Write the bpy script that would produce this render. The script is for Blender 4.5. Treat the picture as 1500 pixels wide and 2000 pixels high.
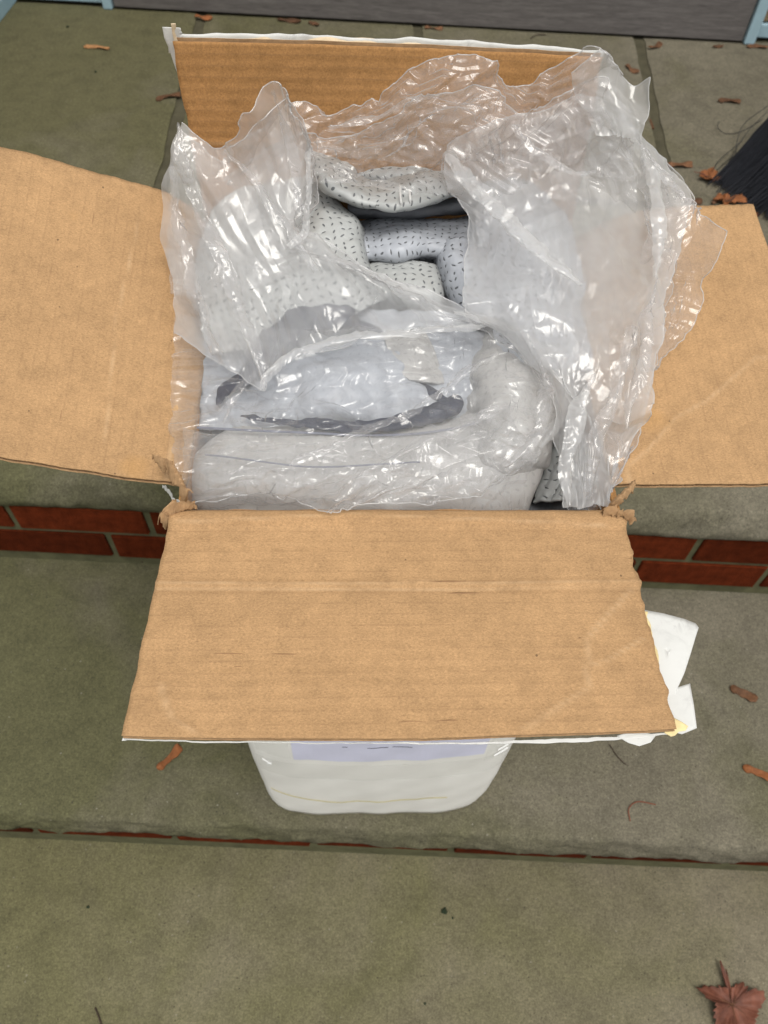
import bpy, bmesh, math, random
import numpy as np
from mathutils import Vector, Matrix

for _o in list(bpy.data.objects):
    bpy.data.objects.remove(_o)
scene = bpy.context.scene
COL = scene.collection

# ------------------------------------------------------------------ camera
cam_d = bpy.data.cameras.new('camera')
cam = bpy.data.objects.new('camera', cam_d)
COL.objects.link(cam)
_r, _u, _f = Vector((0.9988, 0.0339, 0.0363)), Vector((-0.0489, 0.8026, 0.5945)), Vector((0.0089, 0.5956, -0.8033))
cam.matrix_world = Matrix(((_r.x, _u.x, -_f.x, -0.0366), (_r.y, _u.y, -_f.y, -0.6523), (_r.z, _u.z, -_f.z, 1.0566), (0, 0, 0, 1)))
cam_d.sensor_fit = 'VERTICAL'
cam_d.sensor_height = 36.0
cam_d.lens = 36.0 * 1502 / 2000
cam_d.clip_start = 0.02
cam_d.clip_end = 500
cam_d.dof.use_dof = True
cam_d.dof.focus_distance = 0.50
cam_d.dof.aperture_fstop = 13.0
scene.camera = cam

# ------------------------------------------------------------------ sky, sun, exposure
SUN_EL, SUN_AZ = 71, 20          # azimuth measured from -Y (in front of the house) towards +X
world = bpy.data.worlds.new('World')
scene.world = world
world.use_nodes = True
wn, wl = world.node_tree.nodes, world.node_tree.links
bg = wn['Background']
sky = wn.new('ShaderNodeTexSky')
sky.sky_type = 'NISHITA'
sky.sun_disc = False
sky.sun_elevation = math.radians(SUN_EL)
sky.sun_rotation = math.radians(180 - SUN_AZ)
sky.air_density = 1.0
sky.dust_density = 4.0
sky.ozone_density = 1.0
hs = wn.new('ShaderNodeHueSaturation')
hs.inputs['Saturation'].default_value = 0.10      # overcast: the blue is mostly gone
wl.new(sky.outputs[0], hs.inputs['Color'])
wl.new(hs.outputs[0], bg.inputs[0])
bg.inputs[1].default_value = 0.15

sun_d = bpy.data.lights.new('sun', 'SUN')
sun_d.energy = 1.2
sun_d.angle = math.radians(25)
sun_d.color = (1.0, 0.95, 0.86)
sun = bpy.data.objects.new('sun', sun_d)
COL.objects.link(sun)
_d = Vector((math.sin(math.radians(SUN_AZ)) * math.cos(math.radians(SUN_EL)), -math.cos(math.radians(SUN_AZ)) * math.cos(math.radians(SUN_EL)), math.sin(math.radians(SUN_EL))))
sun.rotation_euler = _d.to_track_quat('Z', 'Y').to_euler()
scene.view_settings.view_transform = 'Standard'
scene.view_settings.look = 'None'
scene.view_settings.gamma = 1.0
scene.view_settings.exposure = 0.19
scene.view_settings.use_curve_mapping = False
scene.render.engine = 'CYCLES'
scene.cycles.transparent_max_bounces = 40
scene.cycles.max_bounces = 12
scene.cycles.use_denoising = True

# ------------------------------------------------------------------ helpers
rng = np.random.default_rng(7)
random.seed(7)
BOX_O = Vector((-0.0199, -0.3407, 0.0))      # front middle of the box footprint
BOX_R = math.radians(3.48)

def tag(o, label=None, cat=None, group=None, kind=None):
    if label: o['label'] = label
    if cat: o['category'] = cat
    if group: o['group'] = group
    if kind: o['kind'] = kind
    return o

def empty(name, loc=(0, 0, 0), rz=0.0):
    o = bpy.data.objects.new(name, None)
    o.empty_display_size = 0.05
    o.location = loc
    o.rotation_euler = (0, 0, rz)
    COL.objects.link(o)
    return o

def mesh_obj(name, verts, faces, mat, parent=None, smooth=False, uv=None):
    me = bpy.data.meshes.new(name)
    me.from_pydata([tuple(map(float, v)) for v in verts], [], [tuple(int(i) for i in f) for f in faces])
    if uv is not None:
        l = me.uv_layers.new(name='UVMap')
        vi = np.empty(len(me.loops), dtype=np.int32)
        me.loops.foreach_get('vertex_index', vi)
        l.data.foreach_set('uv', np.asarray(uv, dtype=np.float32)[vi].ravel())
    me.validate()
    if smooth:
        me.polygons.foreach_set('use_smooth', [True] * len(me.polygons))
    o = bpy.data.objects.new(name, me)
    for m in (mat if isinstance(mat, (list, tuple)) else [mat]):
        me.materials.append(m)
    if parent: o.parent = parent
    COL.objects.link(o)
    return o

def copy_obj(o, parent=None, name=None):
    c = o.copy()
    if parent is not None: c.parent = parent
    COL.objects.link(c)
    return c

def grid_faces(n, m):
    i = np.arange(n - 1)[:, None] * m + np.arange(m - 1)[None, :]
    return np.stack([i, i + 1, i + m + 1, i + m], -1).reshape(-1, 4)

def slab_grid(top, thick_vec, n, m):
    """closed thick sheet from an (n,m,3) grid; returns verts, faces"""
    a = top.reshape(-1, 3)
    b = (top + thick_vec).reshape(-1, 3)
    f1 = grid_faces(n, m)
    N = n * m
    f2 = f1[:, ::-1] + N
    ring = [j for j in range(m)] + [i * m + m - 1 for i in range(1, n)] + [(n - 1) * m + j for j in range(m - 2, -1, -1)] + [i * m for i in range(n - 2, 0, -1)]
    f3 = [(ring[k], ring[k] + N, ring[(k + 1) % len(ring)] + N, ring[(k + 1) % len(ring)]) for k in range(len(ring))]
    return np.vstack([a, b]), [tuple(f) for f in f1] + [tuple(f) for f in f2] + f3

def value_noise(p, scale, seed=0, octaves=3):
    """cheap smooth noise for an (...,2) or (...,3) array, about -1..1"""
    p = np.asarray(p, float) * scale
    r = np.random.default_rng(seed)
    out = np.zeros(p.shape[:-1])
    amp, tot = 1.0, 0.0
    for o in range(octaves):
        for k in range(5):
            w = r.normal(size=p.shape[-1]) * 2.0 * (2 ** o)
            out += amp * np.sin(p @ w + r.uniform(0, 6.28)) / 2.2
        tot += amp
        amp *= 0.5
    return out / tot

# ------------------------------------------------------------------ material helpers
def new_mat(name):
    m = bpy.data.materials.new(name)
    m.use_nodes = True
    nt = m.node_tree
    b = nt.nodes['Principled BSDF']
    return m, nt, b

def N(nt, typ, **kw):
    n = nt.nodes.new(typ)
    for k, v in kw.items():
        if k in n.inputs.keys() if isinstance(k, str) else False:
            n.inputs[k].default_value = v
        else:
            setattr(n, k, v)
    return n

def noise(nt, vec, scale, detail=4, rough=0.55, dist=0.0):
    n = nt.nodes.new('ShaderNodeTexNoise')
    n.inputs['Scale'].default_value = scale
    n.inputs['Detail'].default_value = detail
    n.inputs['Roughness'].default_value = rough
    n.inputs['Distortion'].default_value = dist
    nt.links.new(vec, n.inputs['Vector'])
    return n.outputs['Fac']

def ramp(nt, fac, stops):
    r = nt.nodes.new('ShaderNodeValToRGB')
    e = r.color_ramp.elements
    while len(e) < len(stops): e.new(0.5)
    for x, (p, c) in zip(e, stops):
        x.position = p
        x.color = (c, c, c, 1) if isinstance(c, (int, float)) else (*c, 1)
    nt.links.new(fac, r.inputs[0])
    return r.outputs[0]

def mixc(nt, fac, a, b, mode='MIX'):
    m = nt.nodes.new('ShaderNodeMix')
    m.data_type = 'RGBA'
    m.blend_type = mode
    for s, v in ((0, fac), (6, a), (7, b)):
        if hasattr(v, 'links') or isinstance(v, bpy.types.NodeSocket):
            nt.links.new(v, m.inputs[s])
        else:
            m.inputs[s].default_value = v if s == 0 else (*v, 1)
    return m.outputs[2]

def math_(nt, op, a, b=0.0, c=None):
    m = nt.nodes.new('ShaderNodeMath')
    m.operation = op
    for i, v in enumerate((a, b, c)):
        if v is None: continue
        if isinstance(v, bpy.types.NodeSocket): nt.links.new(v, m.inputs[i])
        else: m.inputs[i].default_value = v
    return m.outputs[0]

def bump(nt, bsdf, h, strength, dist, prev=None):
    b = nt.nodes.new('ShaderNodeBump')
    b.inputs['Strength'].default_value = strength
    b.inputs['Distance'].default_value = dist
    nt.links.new(h, b.inputs['Height'])
    if prev is not None: nt.links.new(prev, b.inputs['Normal'])
    if bsdf is not None: nt.links.new(b.outputs[0], bsdf.inputs['Normal'])
    return b.outputs[0]

def objco(nt):
    return nt.nodes.new('ShaderNodeTexCoord').outputs['Object']

def worldpos(nt):
    return nt.nodes.new('ShaderNodeNewGeometry').outputs['Position']

def mapping(nt, vec, scale=(1, 1, 1), rot=(0, 0, 0), loc=(0, 0, 0)):
    m = nt.nodes.new('ShaderNodeMapping')
    m.inputs['Scale'].default_value = scale
    m.inputs['Rotation'].default_value = rot
    m.inputs['Location'].default_value = loc
    nt.links.new(vec, m.inputs['Vector'])
    return m.outputs[0]

# ------------------------------------------------------------------ materials
def stone_material(name, base, light, green, greenness=0.5):
    m, nt, b = new_mat(name)
    p = worldpos(nt)
    grain = noise(nt, p, 420, 5, 0.7)
    mid = noise(nt, p, 26, 5, 0.6)
    big = noise(nt, p, 3.2, 4, 0.55, 0.4)
    c = mixc(nt, ramp(nt, big, [(0.3, 0), (0.72, 1)]), base, light)
    # algae film: grows on the damp side of the steps (towards -X) in cloudy patches
    sep = nt.nodes.new('ShaderNodeSeparateXYZ'); nt.links.new(p, sep.inputs[0])
    gx = math_(nt, 'MULTIPLY_ADD', sep.outputs[0], -0.58, 0.45)
    patch = noise(nt, mapping(nt, p, loc=(3.1, 1.7, 0)), 4.5, 5, 0.6, 0.6)
    g = math_(nt, 'ADD', gx, math_(nt, 'MULTIPLY_ADD', patch, 1.6, -0.8))
    g = math_(nt, 'MULTIPLY', ramp(nt, g, [(0.12, 0), (0.75, 1)]), greenness)
    c = mixc(nt, g, c, green)
    c = mixc(nt, 0.55, c, ramp(nt, mid, [(0.25, 0.62), (0.5, 1.0), (0.8, 1.28)]), 'MULTIPLY')
    c = mixc(nt, 0.8, c, ramp(nt, grain, [(0.28, 0.42), (0.5, 1.0), (0.74, 1.75)]), 'MULTIPLY')
    c = mixc(nt, 0.6, c, ramp(nt, noise(nt, p, 150, 3, 0.7), [(0.3, 0.66), (0.5, 1.0), (0.72, 1.4)]), 'MULTIPLY')
    # specks: sand grains, dark and pale
    v = nt.nodes.new('ShaderNodeTexVoronoi'); v.inputs['Scale'].default_value = 210
    nt.links.new(p, v.inputs['Vector'])
    cs = nt.nodes.new('ShaderNodeSeparateColor'); nt.links.new(v.outputs['Color'], cs.inputs[0])
    small = math_(nt, 'LESS_THAN', v.outputs['Distance'], 0.22)
    pale = math_(nt, 'MULTIPLY', small, math_(nt, 'GREATER_THAN', cs.outputs[0], 0.988))
    dark = math_(nt, 'MULTIPLY', small, math_(nt, 'LESS_THAN', cs.outputs[0], 0.05))
    c = mixc(nt, math_(nt, 'MULTIPLY', pale, 0.55), c, (0.30, 0.28, 0.23))
    c = mixc(nt, math_(nt, 'MULTIPLY', dark, 0.8), c, (0.035, 0.03, 0.022))
    nt.links.new(c, b.inputs['Base Color'])
    b.inputs['Roughness'].default_value = 0.88
    b.inputs['Specular IOR Level'].default_value = 0.25
    h = math_(nt, 'ADD', math_(nt, 'MULTIPLY', grain, 0.5), mid)
    bump(nt, b, h, 0.5, 0.0012)
    return m

M = {}
M['stone'] = stone_material('sandstone', (0.112, 0.100, 0.070), (0.150, 0.135, 0.098), (0.082, 0.080, 0.036), 0.88)  # darkened: the shade around box and flaps is put into the colour
M['stone_low'] = stone_material('sandstone_lit', (0.140, 0.122, 0.080), (0.185, 0.163, 0.112), (0.112, 0.107, 0.046), 0.75)  # brighter copy: the open lowest step's extra light is in the colour
M['paving'] = stone_material('paving_stone', (0.112, 0.100, 0.070), (0.150, 0.134, 0.096), (0.088, 0.083, 0.036), 0.8)

def simple(name, col, rough=0.8, var=0.25, scale=60, bscale=200, bstr=0.2, bdist=0.001, spec=0.3, objinfo=0.0):
    m, nt, b = new_mat(name)
    p = objco(nt)
    n1 = noise(nt, p, scale, 4, 0.6)
    c = mixc(nt, 1.0, col, ramp(nt, n1, [(0.2, 1 - var), (0.5, 1.0), (0.8, 1 + var)]), 'MULTIPLY')
    if objinfo:
        oi = nt.nodes.new('ShaderNodeObjectInfo')
        c = mixc(nt, 1.0, c, ramp(nt, oi.outputs['Random'], [(0, 1 - objinfo), (1, 1 + objinfo)]), 'MULTIPLY')
    nt.links.new(c, b.inputs['Base Color'])
    b.inputs['Roughness'].default_value = rough
    b.inputs['Specular IOR Level'].default_value = spec
    if bstr: bump(nt, b, noise(nt, p, bscale, 4, 0.6), bstr, bdist)
    return m

M['brick'] = simple('brick_clay', (0.085, 0.016, 0.005), 0.95, 0.5, 60, 260, 0.7, 0.002, 0.05, 0.35)
M['mortar'] = simple('mortar_mossy', (0.105, 0.102, 0.055), 0.95, 0.35, 40, 240, 0.6, 0.0015, 0.15)
M['joint'] = simple('paving_joint', (0.075, 0.068, 0.043), 0.95, 0.35, 30, 220, 0.6, 0.002, 0.15)
M['ground'] = simple('lawn_soil', (0.07, 0.08, 0.04), 0.95, 0.4, 6, 60, 0.5, 0.01, 0.1)
M['blue'] = simple('pale_blue_paint', (0.33, 0.47, 0.53), 0.5, 0.10, 30, 120, 0.08, 0.0005, 0.4)
M['cream'] = simple('cream_paint', (0.66, 0.61, 0.50), 0.7, 0.08, 12, 120, 0.1, 0.0005, 0.3)
M['wallwood'] = simple('brown_clapboard', (0.20, 0.15, 0.09), 0.8, 0.3, 20, 120, 0.3, 0.001, 0.2)
M['black'] = simple('dull_black', (0.012, 0.012, 0.010), 0.95, 0.2, 20, 100, 0.1, 0.001, 0.1)

def wood_grey():
    m, nt, b = new_mat('grey_wood_grain')
    p = mapping(nt, objco(nt), scale=(5, 40, 60))
    n1 = noise(nt, p, 2.2, 6, 0.65, 0.8)
    n2 = noise(nt, mapping(nt, objco(nt), scale=(30, 200, 300)), 1.5, 3, 0.6)
    c = ramp(nt, n1, [(0.25, (0.085, 0.076, 0.072)), (0.5, (0.130, 0.118, 0.112)), (0.75, (0.180, 0.165, 0.156))])
    c = mixc(nt, 0.5, c, ramp(nt, n2, [(0.3, 0.6), (0.5, 1.0), (0.75, 1.35)]), 'MULTIPLY')
    nt.links.new(c, b.inputs['Base Color'])
    b.inputs['Roughness'].default_value = 0.6
    bump(nt, b, n1, 0.3, 0.001)
    return m
M['door'] = wood_grey()

def cardboard(name, base, flute_axis=1, ribs=True, gain=1.0):
    m, nt, b = new_mat(name)
    p = objco(nt)
    fib = noise(nt, mapping(nt, p, scale=(1.0, 1.6, 1.0)), 620, 6, 0.75, 0.6)
    blot = noise(nt, p, 70, 5, 0.65, 0.5)
    big = noise(nt, p, 12, 4, 0.6)
    hair = noise(nt, mapping(nt, p, scale=(1, 1, 1)), 900, 3, 0.8, 1.5)
    c = mixc(nt, 1.0, base, ramp(nt, blot, [(0.28, 0.86), (0.5, 1.0), (0.75, 1.12)]), 'MULTIPLY')
    c = mixc(nt, 0.6, c, ramp(nt, fib, [(0.32, 0.50), (0.5, 1.0), (0.70, 1.50)]), 'MULTIPLY')
    c = mixc(nt, 0.35, c, ramp(nt, hair, [(0.3, 0.70), (0.5, 1.0), (0.72, 1.3)]), 'MULTIPLY')
    c = mixc(nt, 1.0, c, ramp(nt, big, [(0.3, 0.93), (0.7, 1.06)]), 'MULTIPLY')
    # glue soak spots, orange-ish
    st = noise(nt, mapping(nt, p, loc=(0.37, 0.11, 0.2)), 17, 2, 0.4)
    c = mixc(nt, math_(nt, 'MULTIPLY', ramp(nt, st, [(0.70, 0), (0.78, 1)]), 0.35), c, (0.56, 0.30, 0.09))
    # dark flecks in the pulp
    v = nt.nodes.new('ShaderNodeTexVoronoi'); v.inputs['Scale'].default_value = 160
    nt.links.new(p, v.inputs['Vector'])
    cs = nt.nodes.new('ShaderNodeSeparateColor'); nt.links.new(v.outputs['Color'], cs.inputs[0])
    fl = math_(nt, 'MULTIPLY', math_(nt, 'LESS_THAN', v.outputs['Distance'], 0.13), math_(nt, 'GREATER_THAN', cs.outputs[1], 0.975))
    c = mixc(nt, math_(nt, 'MULTIPLY', fl, 0.7), c, (0.08, 0.05, 0.03))
    # washboard of the flutes: faint relief and broken darker scuffs along each rib
    sep = nt.nodes.new('ShaderNodeSeparateXYZ'); nt.links.new(p, sep.inputs[0])
    ax = sep.outputs[flute_axis]
    wob = math_(nt, 'MULTIPLY_ADD', noise(nt, p, 9, 2), 0.0022, ax)
    wave = math_(nt, 'SINE', math_(nt, 'MULTIPLY', wob, 2 * math.pi / 0.0078))
    st = [1.0, 1.0, 1.0]; st[1 - flute_axis if flute_axis < 2 else 0] = 0.16
    if flute_axis == 2: st = [0.16, 1, 1]
    scuff = noise(nt, mapping(nt, p, scale=tuple(st)), 190, 3, 0.6)
    dk = math_(nt, 'MULTIPLY', ramp(nt, wave, [(0.80, 0), (1.0, 1)]), ramp(nt, scuff, [(0.36, 0), (0.66, 1)]))
    c = mixc(nt, math_(nt, 'MULTIPLY', dk, 0.30), c, (0.24, 0.14, 0.07))
    at = nt.nodes.new('ShaderNodeAttribute'); at.attribute_name = 'crease_wear_light'  # pale creases: scuffing plus the light their slopes catch, put in as colour
    c = mixc(nt, math_(nt, 'MULTIPLY', at.outputs['Fac'], ramp(nt, blot, [(0.3, 0.12), (0.7, 0.42)])), c, (0.60, 0.42, 0.25))
    nt.links.new(c, b.inputs['Base Color'])
    b.inputs['Roughness'].default_value = 0.82
    b.inputs['Specular IOR Level'].default_value = 0.22
    n1 = bump(nt, None, wave, 0.15, 0.0004)
    n2 = bump(nt, None, blot, 0.25, 0.0006, n1)
    bump(nt, b, fib, 0.25, 0.0003, n2)
    return m
KRAFT = (0.408, 0.248, 0.120)
M['kraft_y'] = cardboard('kraft_ribs_across', KRAFT, 1)
M['kraft_x'] = cardboard('kraft_ribs_along', KRAFT, 0)
M['kraft_z'] = cardboard('kraft_upright', (0.385, 0.200, 0.074), 2)  # deeper orange than the other kraft: light bounced between panels, put into the colour
M['kraft_torn'] = simple('kraft_torn', (0.40, 0.25, 0.13), 0.9, 0.3, 150, 300, 0.6, 0.001, 0.2)
M['flute'] = simple('kraft_flute', (0.26, 0.15, 0.075), 0.9, 0.3, 150, 300, 0.3, 0.001, 0.2)
M['white'] = simple('white_box_paper', (0.88, 0.86, 0.82), 0.5, 0.05, 25, 160, 0.12, 0.0006, 0.4)
M['cream_torn'] = simple('torn_cream_layer', (0.66, 0.53, 0.36), 0.85, 0.18, 120, 260, 0.6, 0.001, 0.2)
M['label'] = simple('lavender_label', (0.72, 0.72, 0.88), 0.5, 0.04, 30, 100, 0.05, 0.0004, 0.4)
M['ink'] = simple('grey_ink', (0.10, 0.10, 0.13), 0.7, 0.3, 200, 100, 0.0, 0.0)
M['glue'] = simple('dried_glue', (0.74, 0.60, 0.30), 0.4, 0.2, 150, 200, 0.4, 0.001, 0.5)
M['yellow_line'] = simple('yellow_print', (0.62, 0.55, 0.30), 0.6, 0.2, 80, 100, 0.0, 0.0)

def paper_dirty():
    m, nt, b = new_mat('scuffed_white_paper')
    p = objco(nt)
    s = noise(nt, p, 90, 6, 0.75, 0.6)
    s2 = noise(nt, p, 22, 3, 0.6)
    f = math_(nt, 'MULTIPLY', ramp(nt, s, [(0.46, 0), (0.66, 1)]), ramp(nt, s2, [(0.4, 0), (0.65, 1)]))
    c = mixc(nt, math_(nt, 'MULTIPLY', f, 0.55), (0.64, 0.64, 0.61), (0.30, 0.29, 0.28))
    nt.links.new(c, b.inputs['Base Color'])
    b.inputs['Roughness'].default_value = 0.55
    return m
M['paper'] = paper_dirty()

def tape():
    m, nt, b = new_mat('clear_tape')
    b.inputs['Base Color'].default_value = (0.8, 0.8, 0.76, 1)
    b.inputs['Roughness'].default_value = 0.15
    b.inputs['Alpha'].default_value = 0.05
    bump(nt, b, noise(nt, mapping(nt, objco(nt), scale=(1, 1, 6)), 40, 3), 0.35, 0.002)
    return m
M['tape'] = tape()
M['glint_white'] = simple('tape_glint_white', (0.9, 0.9, 0.88), 0.08, 0.02, 20, 60, 0.0, 0.0, 0.8)

def perforated(name, col, dots=1.0, tint=(0.10, 0.105, 0.11)):
    """non-woven cover cloth with a print of small oval holes, UVs in metres"""
    m, nt, b = new_mat(name)
    uv = nt.nodes.new('ShaderNodeTexCoord').outputs['UV']
    s = mapping(nt, uv, scale=(1 / 0.0066,) * 3)
    v = nt.nodes.new('ShaderNodeTexVoronoi')
    v.voronoi_dimensions = '2D'
    v.inputs['Scale'].default_value = 1.0
    v.inputs['Randomness'].default_value = 0.32
    nt.links.new(s, v.inputs['Vector'])
    d = nt.nodes.new('ShaderNodeVectorMath'); d.operation = 'SUBTRACT'
    nt.links.new(s, d.inputs[0]); nt.links.new(v.outputs['Position'], d.inputs[1])
    cs = nt.nodes.new('ShaderNodeSeparateColor'); nt.links.new(v.outputs['Color'], cs.inputs[0])
    ang = math_(nt, 'MULTIPLY_ADD', math_(nt, 'FLOOR', math_(nt, 'MULTIPLY', cs.outputs[0], 4.0)), 0.72, 0.35)
    r = nt.nodes.new('ShaderNodeVectorRotate'); r.rotation_type = 'Z_AXIS'
    nt.links.new(d.outputs[0], r.inputs['Vector']); nt.links.new(ang, r.inputs['Angle'])
    e = mapping(nt, r.outputs[0], scale=(0.0066 / 0.00180, 0.0066 / 0.00072, 0))
    ln = nt.nodes.new('ShaderNodeVectorMath'); ln.operation = 'LENGTH'
    nt.links.new(e, ln.inputs[0])
    hole = ramp(nt, ln.outputs['Value'], [(0.82, 1.0), (1.0, 0.0)])
    hole = math_(nt, 'MULTIPLY', hole, dots)
    p = objco(nt)
    weave = noise(nt, uv, 900, 2, 0.6)
    tone = noise(nt, p, 45, 4, 0.6)
    c = mixc(nt, 1.0, col, ramp(nt, tone, [(0.25, 0.88), (0.5, 1.0), (0.8, 1.08)]), 'MULTIPLY')
    c = mixc(nt, hole, c, tint)
    nt.links.new(c, b.inputs['Base Color'])
    b.inputs['Roughness'].default_value = 0.42
    b.inputs['Specular IOR Level'].default_value = 0.45
    rim = ramp(nt, ln.outputs['Value'], [(0.0, 0.0), (1.0, 0.35)])   # dimple
    h = math_(nt, 'MULTIPLY', ramp(nt, math_(nt, 'MULTIPLY', ln.outputs['Value'], 0.45), [(0.2, 0.0), (0.9, 1.0)]), dots)
    n1 = bump(nt, None, h, 0.35, 0.0008)
    n2 = bump(nt, None, noise(nt, p, 130, 4, 0.6, 0.8), 0.35, 0.0016, n1)
    bump(nt, b, weave, 0.12, 0.0003, n2)
    return m
M['perf'] = perforated('perforated_cloth', (0.41, 0.42, 0.41))
M['perf_blue'] = perforated('perforated_cloth_bluish', (0.41, 0.43, 0.465))
M['perf_faint'] = perforated('perforated_cloth_back', (0.43, 0.42, 0.405), 0.22)
M['plain_blue'] = perforated('cover_lining', (0.39, 0.41, 0.445), 0.12)
M['fill'] = simple('cover_inner_dark', (0.11, 0.115, 0.125), 0.7, 0.3, 40, 90, 0.5, 0.004, 0.3)
M['navy'] = simple('navy_binding', (0.016, 0.020, 0.042), 0.6, 0.3, 80, 300, 0.3, 0.0008, 0.35)
M['thread'] = simple('pale_thread', (0.70, 0.70, 0.68), 0.6, 0.1, 80, 300, 0.2, 0.0005, 0.3)
M['thread_dark'] = simple('grey_thread', (0.16, 0.17, 0.22), 0.6, 0.1, 80, 300, 0.2, 0.0005, 0.3)

def film(name, op, tint=(0.80, 0.80, 0.795), rough=0.13, bstr=0.22):
    """thin milky polyethylene: part see-through, part scattering, with a glossy skin"""
    m = bpy.data.materials.new(name)
    m.use_nodes = True
    nt = m.node_tree
    nt.nodes.clear()
    out = nt.nodes.new('ShaderNodeOutputMaterial')
    p = objco(nt)
    # creases: small facets, long stretch marks, soft undulation
    v = nt.nodes.new('ShaderNodeTexVoronoi'); v.feature = 'F1'; v.inputs['Scale'].default_value = 85
    w = nt.nodes.new('ShaderNodeVectorMath'); w.operation = 'ADD'
    nz = nt.nodes.new('ShaderNodeTexNoise'); nz.inputs['Scale'].default_value = 30; nz.inputs['Detail'].default_value = 3
    nt.links.new(p, nz.inputs['Vector'])
    sc = nt.nodes.new('ShaderNodeVectorMath'); sc.operation = 'SCALE'; sc.inputs['Scale'].default_value = 0.03
    nt.links.new(nz.outputs['Color'], sc.inputs[0])
    nt.links.new(p, w.inputs[0]); nt.links.new(sc.outputs[0], w.inputs[1])
    nt.links.new(mapping(nt, w.outputs[0], scale=(1.0, 0.45, 0.7), rot=(0.3, 0.2, 0.6)), v.inputs['Vector'])
    v2 = nt.nodes.new('ShaderNodeTexVoronoi'); v2.inputs['Scale'].default_value = 38
    nt.links.new(mapping(nt, w.outputs[0], scale=(0.6, 1.0, 0.8), rot=(0.1, 0.5, -0.5)), v2.inputs['Vector'])
    mask = ramp(nt, noise(nt, p, 16, 2), [(0.42, 0.15), (0.62, 1.0)])
    h = math_(nt, 'ADD', math_(nt, 'MULTIPLY', math_(nt, 'MULTIPLY', v.outputs['Distance'], mask), 0.5), v2.outputs['Distance'])
    n1 = bump(nt, None, h, bstr, 0.0011)
    nrm = bump(nt, None, noise(nt, mapping(nt, w.outputs[0], scale=(1, .35, .6), rot=(0, 0, .4)), 60, 3, 0.6), bstr * 0.6, 0.0015, n1)
    # sharp pull lines running across the film, in patches
    for k, (rz, sc_) in enumerate(((0.5, (1.0, 0.12, 0.4)), (-0.8, (1.0, 0.10, 0.4)), (1.45, (1.0, 0.16, 0.4)))):
        ln_ = noise(nt, mapping(nt, w.outputs[0], scale=sc_, rot=(0, 0, rz), loc=(k * 3.7, k, 0)), 95, 1, 0.5)
        tri = math_(nt, 'SUBTRACT', 1.0, math_(nt, 'ABSOLUTE', math_(nt, 'MULTIPLY_ADD', ln_, 2.0, -1.0)))
        ridge = math_(nt, 'POWER', tri, 14.0)
        mk = ramp(nt, noise(nt, mapping(nt, p, loc=(k * 5.1, 2, 1)), 13, 2), [(0.52, 0.0), (0.66, 1.0)])
        nrm = bump(nt, None, math_(nt, 'MULTIPLY', ridge, mk), bstr, 0.0022, nrm)
    lw = nt.nodes.new('ShaderNodeLayerWeight'); lw.inputs['Blend'].default_value = 0.5
    nt.links.new(nrm, lw.inputs['Normal'])
    edge = math_(nt, 'POWER', lw.outputs['Facing'], 2.2)
    cloud = noise(nt, p, 22, 3, 0.6)
    o1 = math_(nt, 'MULTIPLY', ramp(nt, cloud, [(0.3, 0.75), (0.7, 1.25)]), op)
    o2 = math_(nt, 'MULTIPLY_ADD', edge, 0.45, o1)
    o2 = math_(nt, 'MINIMUM', o2, 0.95)
    tr = nt.nodes.new('ShaderNodeBsdfTransparent'); tr.inputs[0].default_value = (0.985, 0.985, 0.985, 1)
    df = nt.nodes.new('ShaderNodeBsdfDiffuse'); df.inputs[0].default_value = (*tint, 1)
    tl = nt.nodes.new('ShaderNodeBsdfTranslucent'); tl.inputs[0].default_value = (*tint, 1)
    ms = nt.nodes.new('ShaderNodeMixShader'); ms.inputs[0].default_value = 0.5
    nt.links.new(df.outputs[0], ms.inputs[1]); nt.links.new(tl.outputs[0], ms.inputs[2])
    body = nt.nodes.new('ShaderNodeMixShader')
    nt.links.new(o2, body.inputs[0]); nt.links.new(tr.outputs[0], body.inputs[1]); nt.links.new(ms.outputs[0], body.inputs[2])
    gl = nt.nodes.new('ShaderNodeBsdfGlossy'); gl.inputs['Roughness'].default_value = rough
    nt.links.new(nrm, gl.inputs['Normal'])
    schlick = math_(nt, 'MULTIPLY_ADD', math_(nt, 'POWER', lw.outputs['Facing'], 4.0), 0.62, 0.052)
    fx = nt.nodes.new('ShaderNodeMixShader')
    nt.links.new(schlick, fx.inputs[0])
    nt.links.new(body.outputs[0], fx.inputs[1]); nt.links.new(gl.outputs[0], fx.inputs[2])
    nt.links.new(fx.outputs[0], out.inputs['Surface'])
    return m
M['film'] = film('bag_film', 0.40)
M['film_rim'] = film('bag_film_rim', 0.42)
M['film_clear'] = film('bag_film_single', 0.15)
M['film_back'] = film('bag_film_back', 0.20, (0.77, 0.76, 0.755))

M['leaf'] = simple('dry_key_brown', (0.105, 0.050, 0.024), 0.75, 0.55, 120, 260, 0.5, 0.001, 0.25, 0.35)
M['leaf_tan'] = simple('dry_key_tan', (0.34, 0.17, 0.07), 0.75, 0.4, 120, 260, 0.5, 0.001, 0.25)
M['leaf_orange'] = simple('dry_key_orange', (0.22, 0.080, 0.028), 0.75, 0.4, 120, 260, 0.5, 0.001, 0.25)
M['leaf_red'] = simple('maple_leaf_red', (0.135, 0.048, 0.028), 0.6, 0.75, 55, 260, 0.5, 0.001, 0.3)
M['bristle'] = simple('black_bristle', (0.014, 0.015, 0.019), 0.38, 0.3, 60, 200, 0.0, 0.0, 0.4)
M['twig'] = simple('dark_twig', (0.05, 0.035, 0.025), 0.8, 0.3, 60, 200, 0.2, 0.001, 0.2)
M['red_thread'] = simple('red_stalk', (0.17, 0.06, 0.035), 0.8, 0.3, 60, 200, 0.2, 0.001, 0.2)
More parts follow.
